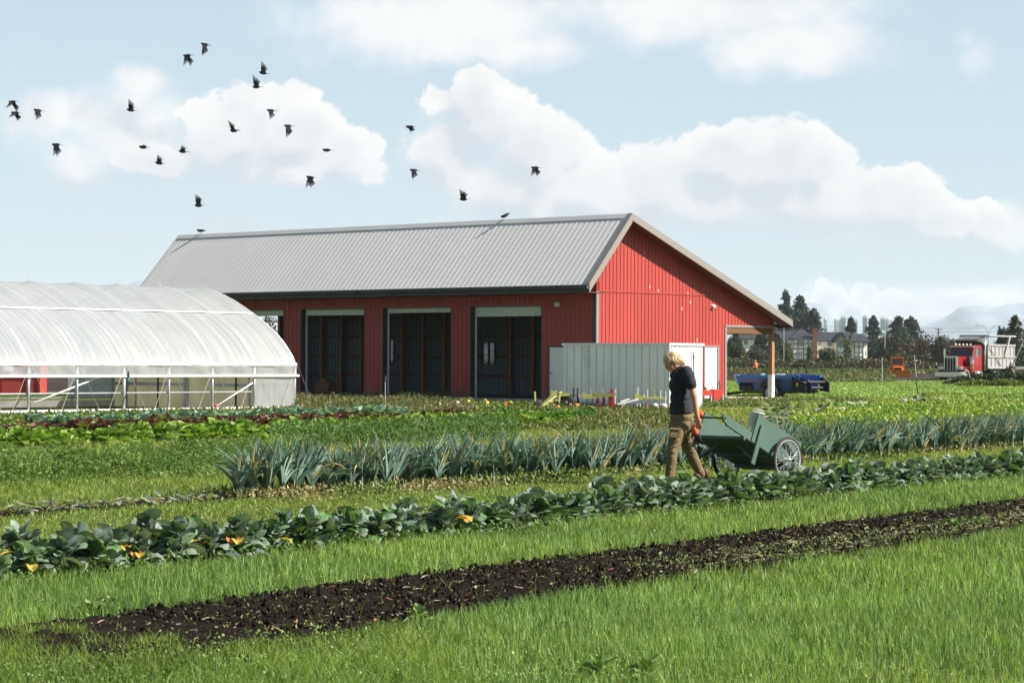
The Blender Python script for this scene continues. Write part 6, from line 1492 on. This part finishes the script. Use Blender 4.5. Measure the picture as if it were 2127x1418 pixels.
# ---------------- crows ----------------
M_crow = mat('crow_feather', (.012, .013, .017), rough=.38, var=.3, spec=.6); M_crowl = mat('crow_underwing', (.05, .045, .048), rough=.5, var=.3)
def crow(px, py, Y, a1, a2, label, yaw=0., pitch=0., fold=1., size=1., perched=False):
    p = W(px, py, Y); e = empty('crow', p, 0, label, 'crow', 'crows over the barn and greenhouse'); e.scale = (size,)*3
    e.rotation_euler = (0, pitch, yaw)
    b = MB(); b.ell((0, 0, 0), (.16, .06, .068), 12, 8); b.ell((-.13, 0, .03), (.055, .04, .042), 10, 8); b.ell((-.07, 0, .015), (.09, .045, .048), 10, 8)
    b.add([(-.17, -.012, .035), (-.17, .012, .035), (-.225, 0, .018), (-.17, 0, .05)], [(0,1,2), (1,3,2), (3,0,2), (0,3,1)])
    fuse(b, 'body', M_crow, e, .012, 1)
    b = MB(); tw = .06; b.add([(.10, -.03, .0), (.10, .03, .0), (.29, tw, -.01), (.30, .02, -.012), (.30, -.02, -.012), (.29, -tw, -.01), (.10, 0, .02)], [(0,5,4,3,2,1), (0,6,5), (6,1,2), (5,6,4), (6,3,4), (6,2,3)]); b.build('tail', M_crow, e)
    if perched:
        b = MB(); b.tube([(.0, -.02, -.03), (.0, -.02, -.12)], .006, 4); b.tube([(.0, .02, -.03), (.0, .02, -.12)], .006, 4); b.build('legs', M_crow, e)
        for s in (-1, 1):
            b = MB(); b.ell((.05, s*.045, .01), (.17, .018, .045), 8, 6); b.build('wing', M_crow, e, smooth=True)
        return
    for s, a in ((-1, a1), (1, a2)):
        # inner wing to the wrist, then the hand with separate primaries
        ca_, sa_ = math.cos(a), math.sin(a)
        def Wg(c, sp_, bend=0): sp_ *= 1.35; z = sp_*sa_-bend; return (c*1.0, s*(.03+sp_*ca_), .02+z)
        vs = [Wg(-.09, 0), Wg(-.11, .16), Wg(-.05, .20), Wg(.07, .17), Wg(.09, 0)]; fs = [(0,1,2,3,4)]
        for k in range(6):
            sp0, ln = .20-.008*k, .22-.028*k; c0 = -.10+.030*k; fan = .0+.012*k
            vs += [Wg(c0, sp0-.03), Wg(c0+.032, sp0-.03), Wg(c0+fan+.036, sp0+ln*.75, .01), Wg(c0+fan+.016, sp0+ln, .02)]; i0 = len(vs)-4; fs.append((i0, i0+1, i0+2, i0+3))
        nv = len(vs); vs2 = vs+[(x, y+.004*sa_*s, z-.006) for x, y, z in vs]; fs2 = fs+[tuple(nv+i for i in f[::-1]) for f in fs]
        b = MB(); b.add(vs2, fs2); b.build('wing', [M_crow], e)
U, D_ = 1.15, -1.1
for c in [(426, 93, D_, D_, 'highest crow with both wings swept down'), (389, 116, D_, -.9, 'second highest crow with lowered wings, left of the highest'), (547, 152, U, .9, 'upper crow of the close pair with wings raised above the left cloud'), (533, 181, 1.35, 1.1, 'lower crow of the close pair with one tall raised wing'),
 (26, 212, -.7, -.9, 'upper crow of the pair at the left picture edge'), (32, 235, -.5, -.6, 'lower smaller crow of the pair at the left picture edge'), (79, 230, -.6, -.8, 'crow alone just right of the pair at the left edge'), (272, 229, 1.1, .7, 'crow with raised feathery wings below the small high cloud'), (563, 230, -1.0, .15, 'crow banking left with one long wing pointing down'), (599, 262, D_, -1.2, 'crow with drooped wings right of the banking one'),
 (486, 272, .9, .25, 'crow with slim raised wing in the middle of the left cloud'), (117, 301, -1.2, -1.1, 'lone crow with lowered wings in blue sky left of the cloud'), (298, 306, .12, .25, 'gliding crow with level wings, left of three'), (380, 315, .5, .35, 'small crow with half raised wings right of the gliding one'), (331, 339, .7, .45, 'crow flying below the gliding crow, wings swept back'), (679, 312, -.12, .1, 'crow gliding nearly level at the right end of the left cloud'),
 (645, 369, D_, -.95, 'crow with wings down under the right end of the left cloud'), (413, 427, 1.2, 1.3, 'crow with wings straight up over the far end of the ridge'), (852, 264, -.1, -.35, 'crow gliding between the two big clouds'), (860, 354, -.75, -.8, 'crow with lowered wings below the one between the clouds'), (963, 414, 1.0, .9, 'crow with raised wings low over the barn roof'), (1112, 349, -.85, -.7, 'crow with drooping wings in front of the big cloud')]:
    px, py, a1, a2, lab = c
    crow(px, py, random.uniform(80, 86), a1*.88, a2*.85, 'black '+lab, yaw=random.uniform(-.35, .35), pitch=random.uniform(-.12, .12), size=.84)
def ridge(px):
    a, _ = rdir(px, 460); Y = (C0.x*su_+C0.y*cu+VR)/(a*su_+cu); return Vector((a*Y, Y, HR+.085))
q = ridge(1049)
crow(1049, 452, q.y, 0, 0, 'black crow standing on the barn ridge near its middle', pitch=-.45, perched=True); bpy.context.view_layer.update()
cr = [o for o in COL.objects if o.name.startswith('crow') and o.parent is None][-1]; cr.location = q+Vector((0, 0, .12))
q = ridge(417); crow(417, 483, q.y, 0, 0, 'black crow standing on the far end of the barn ridge', perched=True); cr = [o for o in COL.objects if o.name.startswith('crow') and o.parent is None]
cr = max(cr, key=lambda o: o.name); cr.location = q+Vector((0, 0, .12))
# ---- a few broad weeds of their own in the grass ----
WD_ = [head_mesh(i, [(.20, .29, .10), (.24, .33, .14), (.16, .26, .08)], .17, .07, 11, .10, (.28, .33, .18), 700, .2) for i in range(3)]
for k, (px, py, lab) in enumerate(((190, 1287, 'pale dandelion-like weed at the left tip of the soil bed'), (228, 1280, 'broad-leaved weed just right of the pale one on the soil tip'), (1245, 1410, 'broad-leaved weed at the bottom edge of the picture'), (1345, 1414, 'second broad-leaved weed at the bottom edge, right one'), (2030, 1098, 'low leafy weed at the right end of the soil bed'), (1985, 1104, 'leafy weed in the grass edge right of the soil middle'), (870, 1300, 'small weed at the lower rim of the soil bed'))):
    g0 = G(px, py); o = link('weed_plant', WD_[k % 3][0], None, lab, 'weed', 'broad-leaved weeds'); o.location = g0; o.rotation_euler = (0, 0, k*1.3); o.scale = (.8,)*3

scatter('clover', rowband(-9., -4., 8.6, 11.6), 16000, .045, .014, [(.14, .24, .05), (.18, .28, .07), (.11, .20, .045)], 81, elong=1.1, upb=.3)
scatter('clover', rowband(-12.4, -10.3, 10., 36), 9000, .05, .015, [(.15, .24, .06), (.20, .28, .09)], 82, elong=1.1, upb=.3)
scatter('clover', rowband(-8.4, -2., 11.5, 36), 9000, .05, .016, [(.15, .24, .06), (.20, .28, .09)], 83, elong=1.1, upb=.3)
scatter('clover', rowband(-17.6, -13.4, 12, 48), 12000, .05, .02, [(.17, .26, .06), (.22, .30, .08), (.24, .23, .10)], 84, elong=1.1, upb=.3)
# ---------------- haze ----------------
mb = MB(); mb.box(-9300, 9300, -80, 9600, -1., 290.); hz = mb.build('haze', [], kind='stuff')
hm = bpy.data.materials.new('haze'); hm.use_nodes = True; T = NT(hm.node_tree)
v = T.n('ShaderNodeVolumePrincipled', Color=(.70, .82, .93), Density=HAZE); v.inputs['Anisotropy'].default_value = 0.
nd = T.n('ShaderNodeOutputMaterial'); T.nt.links.new(v.outputs[0], nd.inputs['Volume']); hz.data.materials.append(hm)
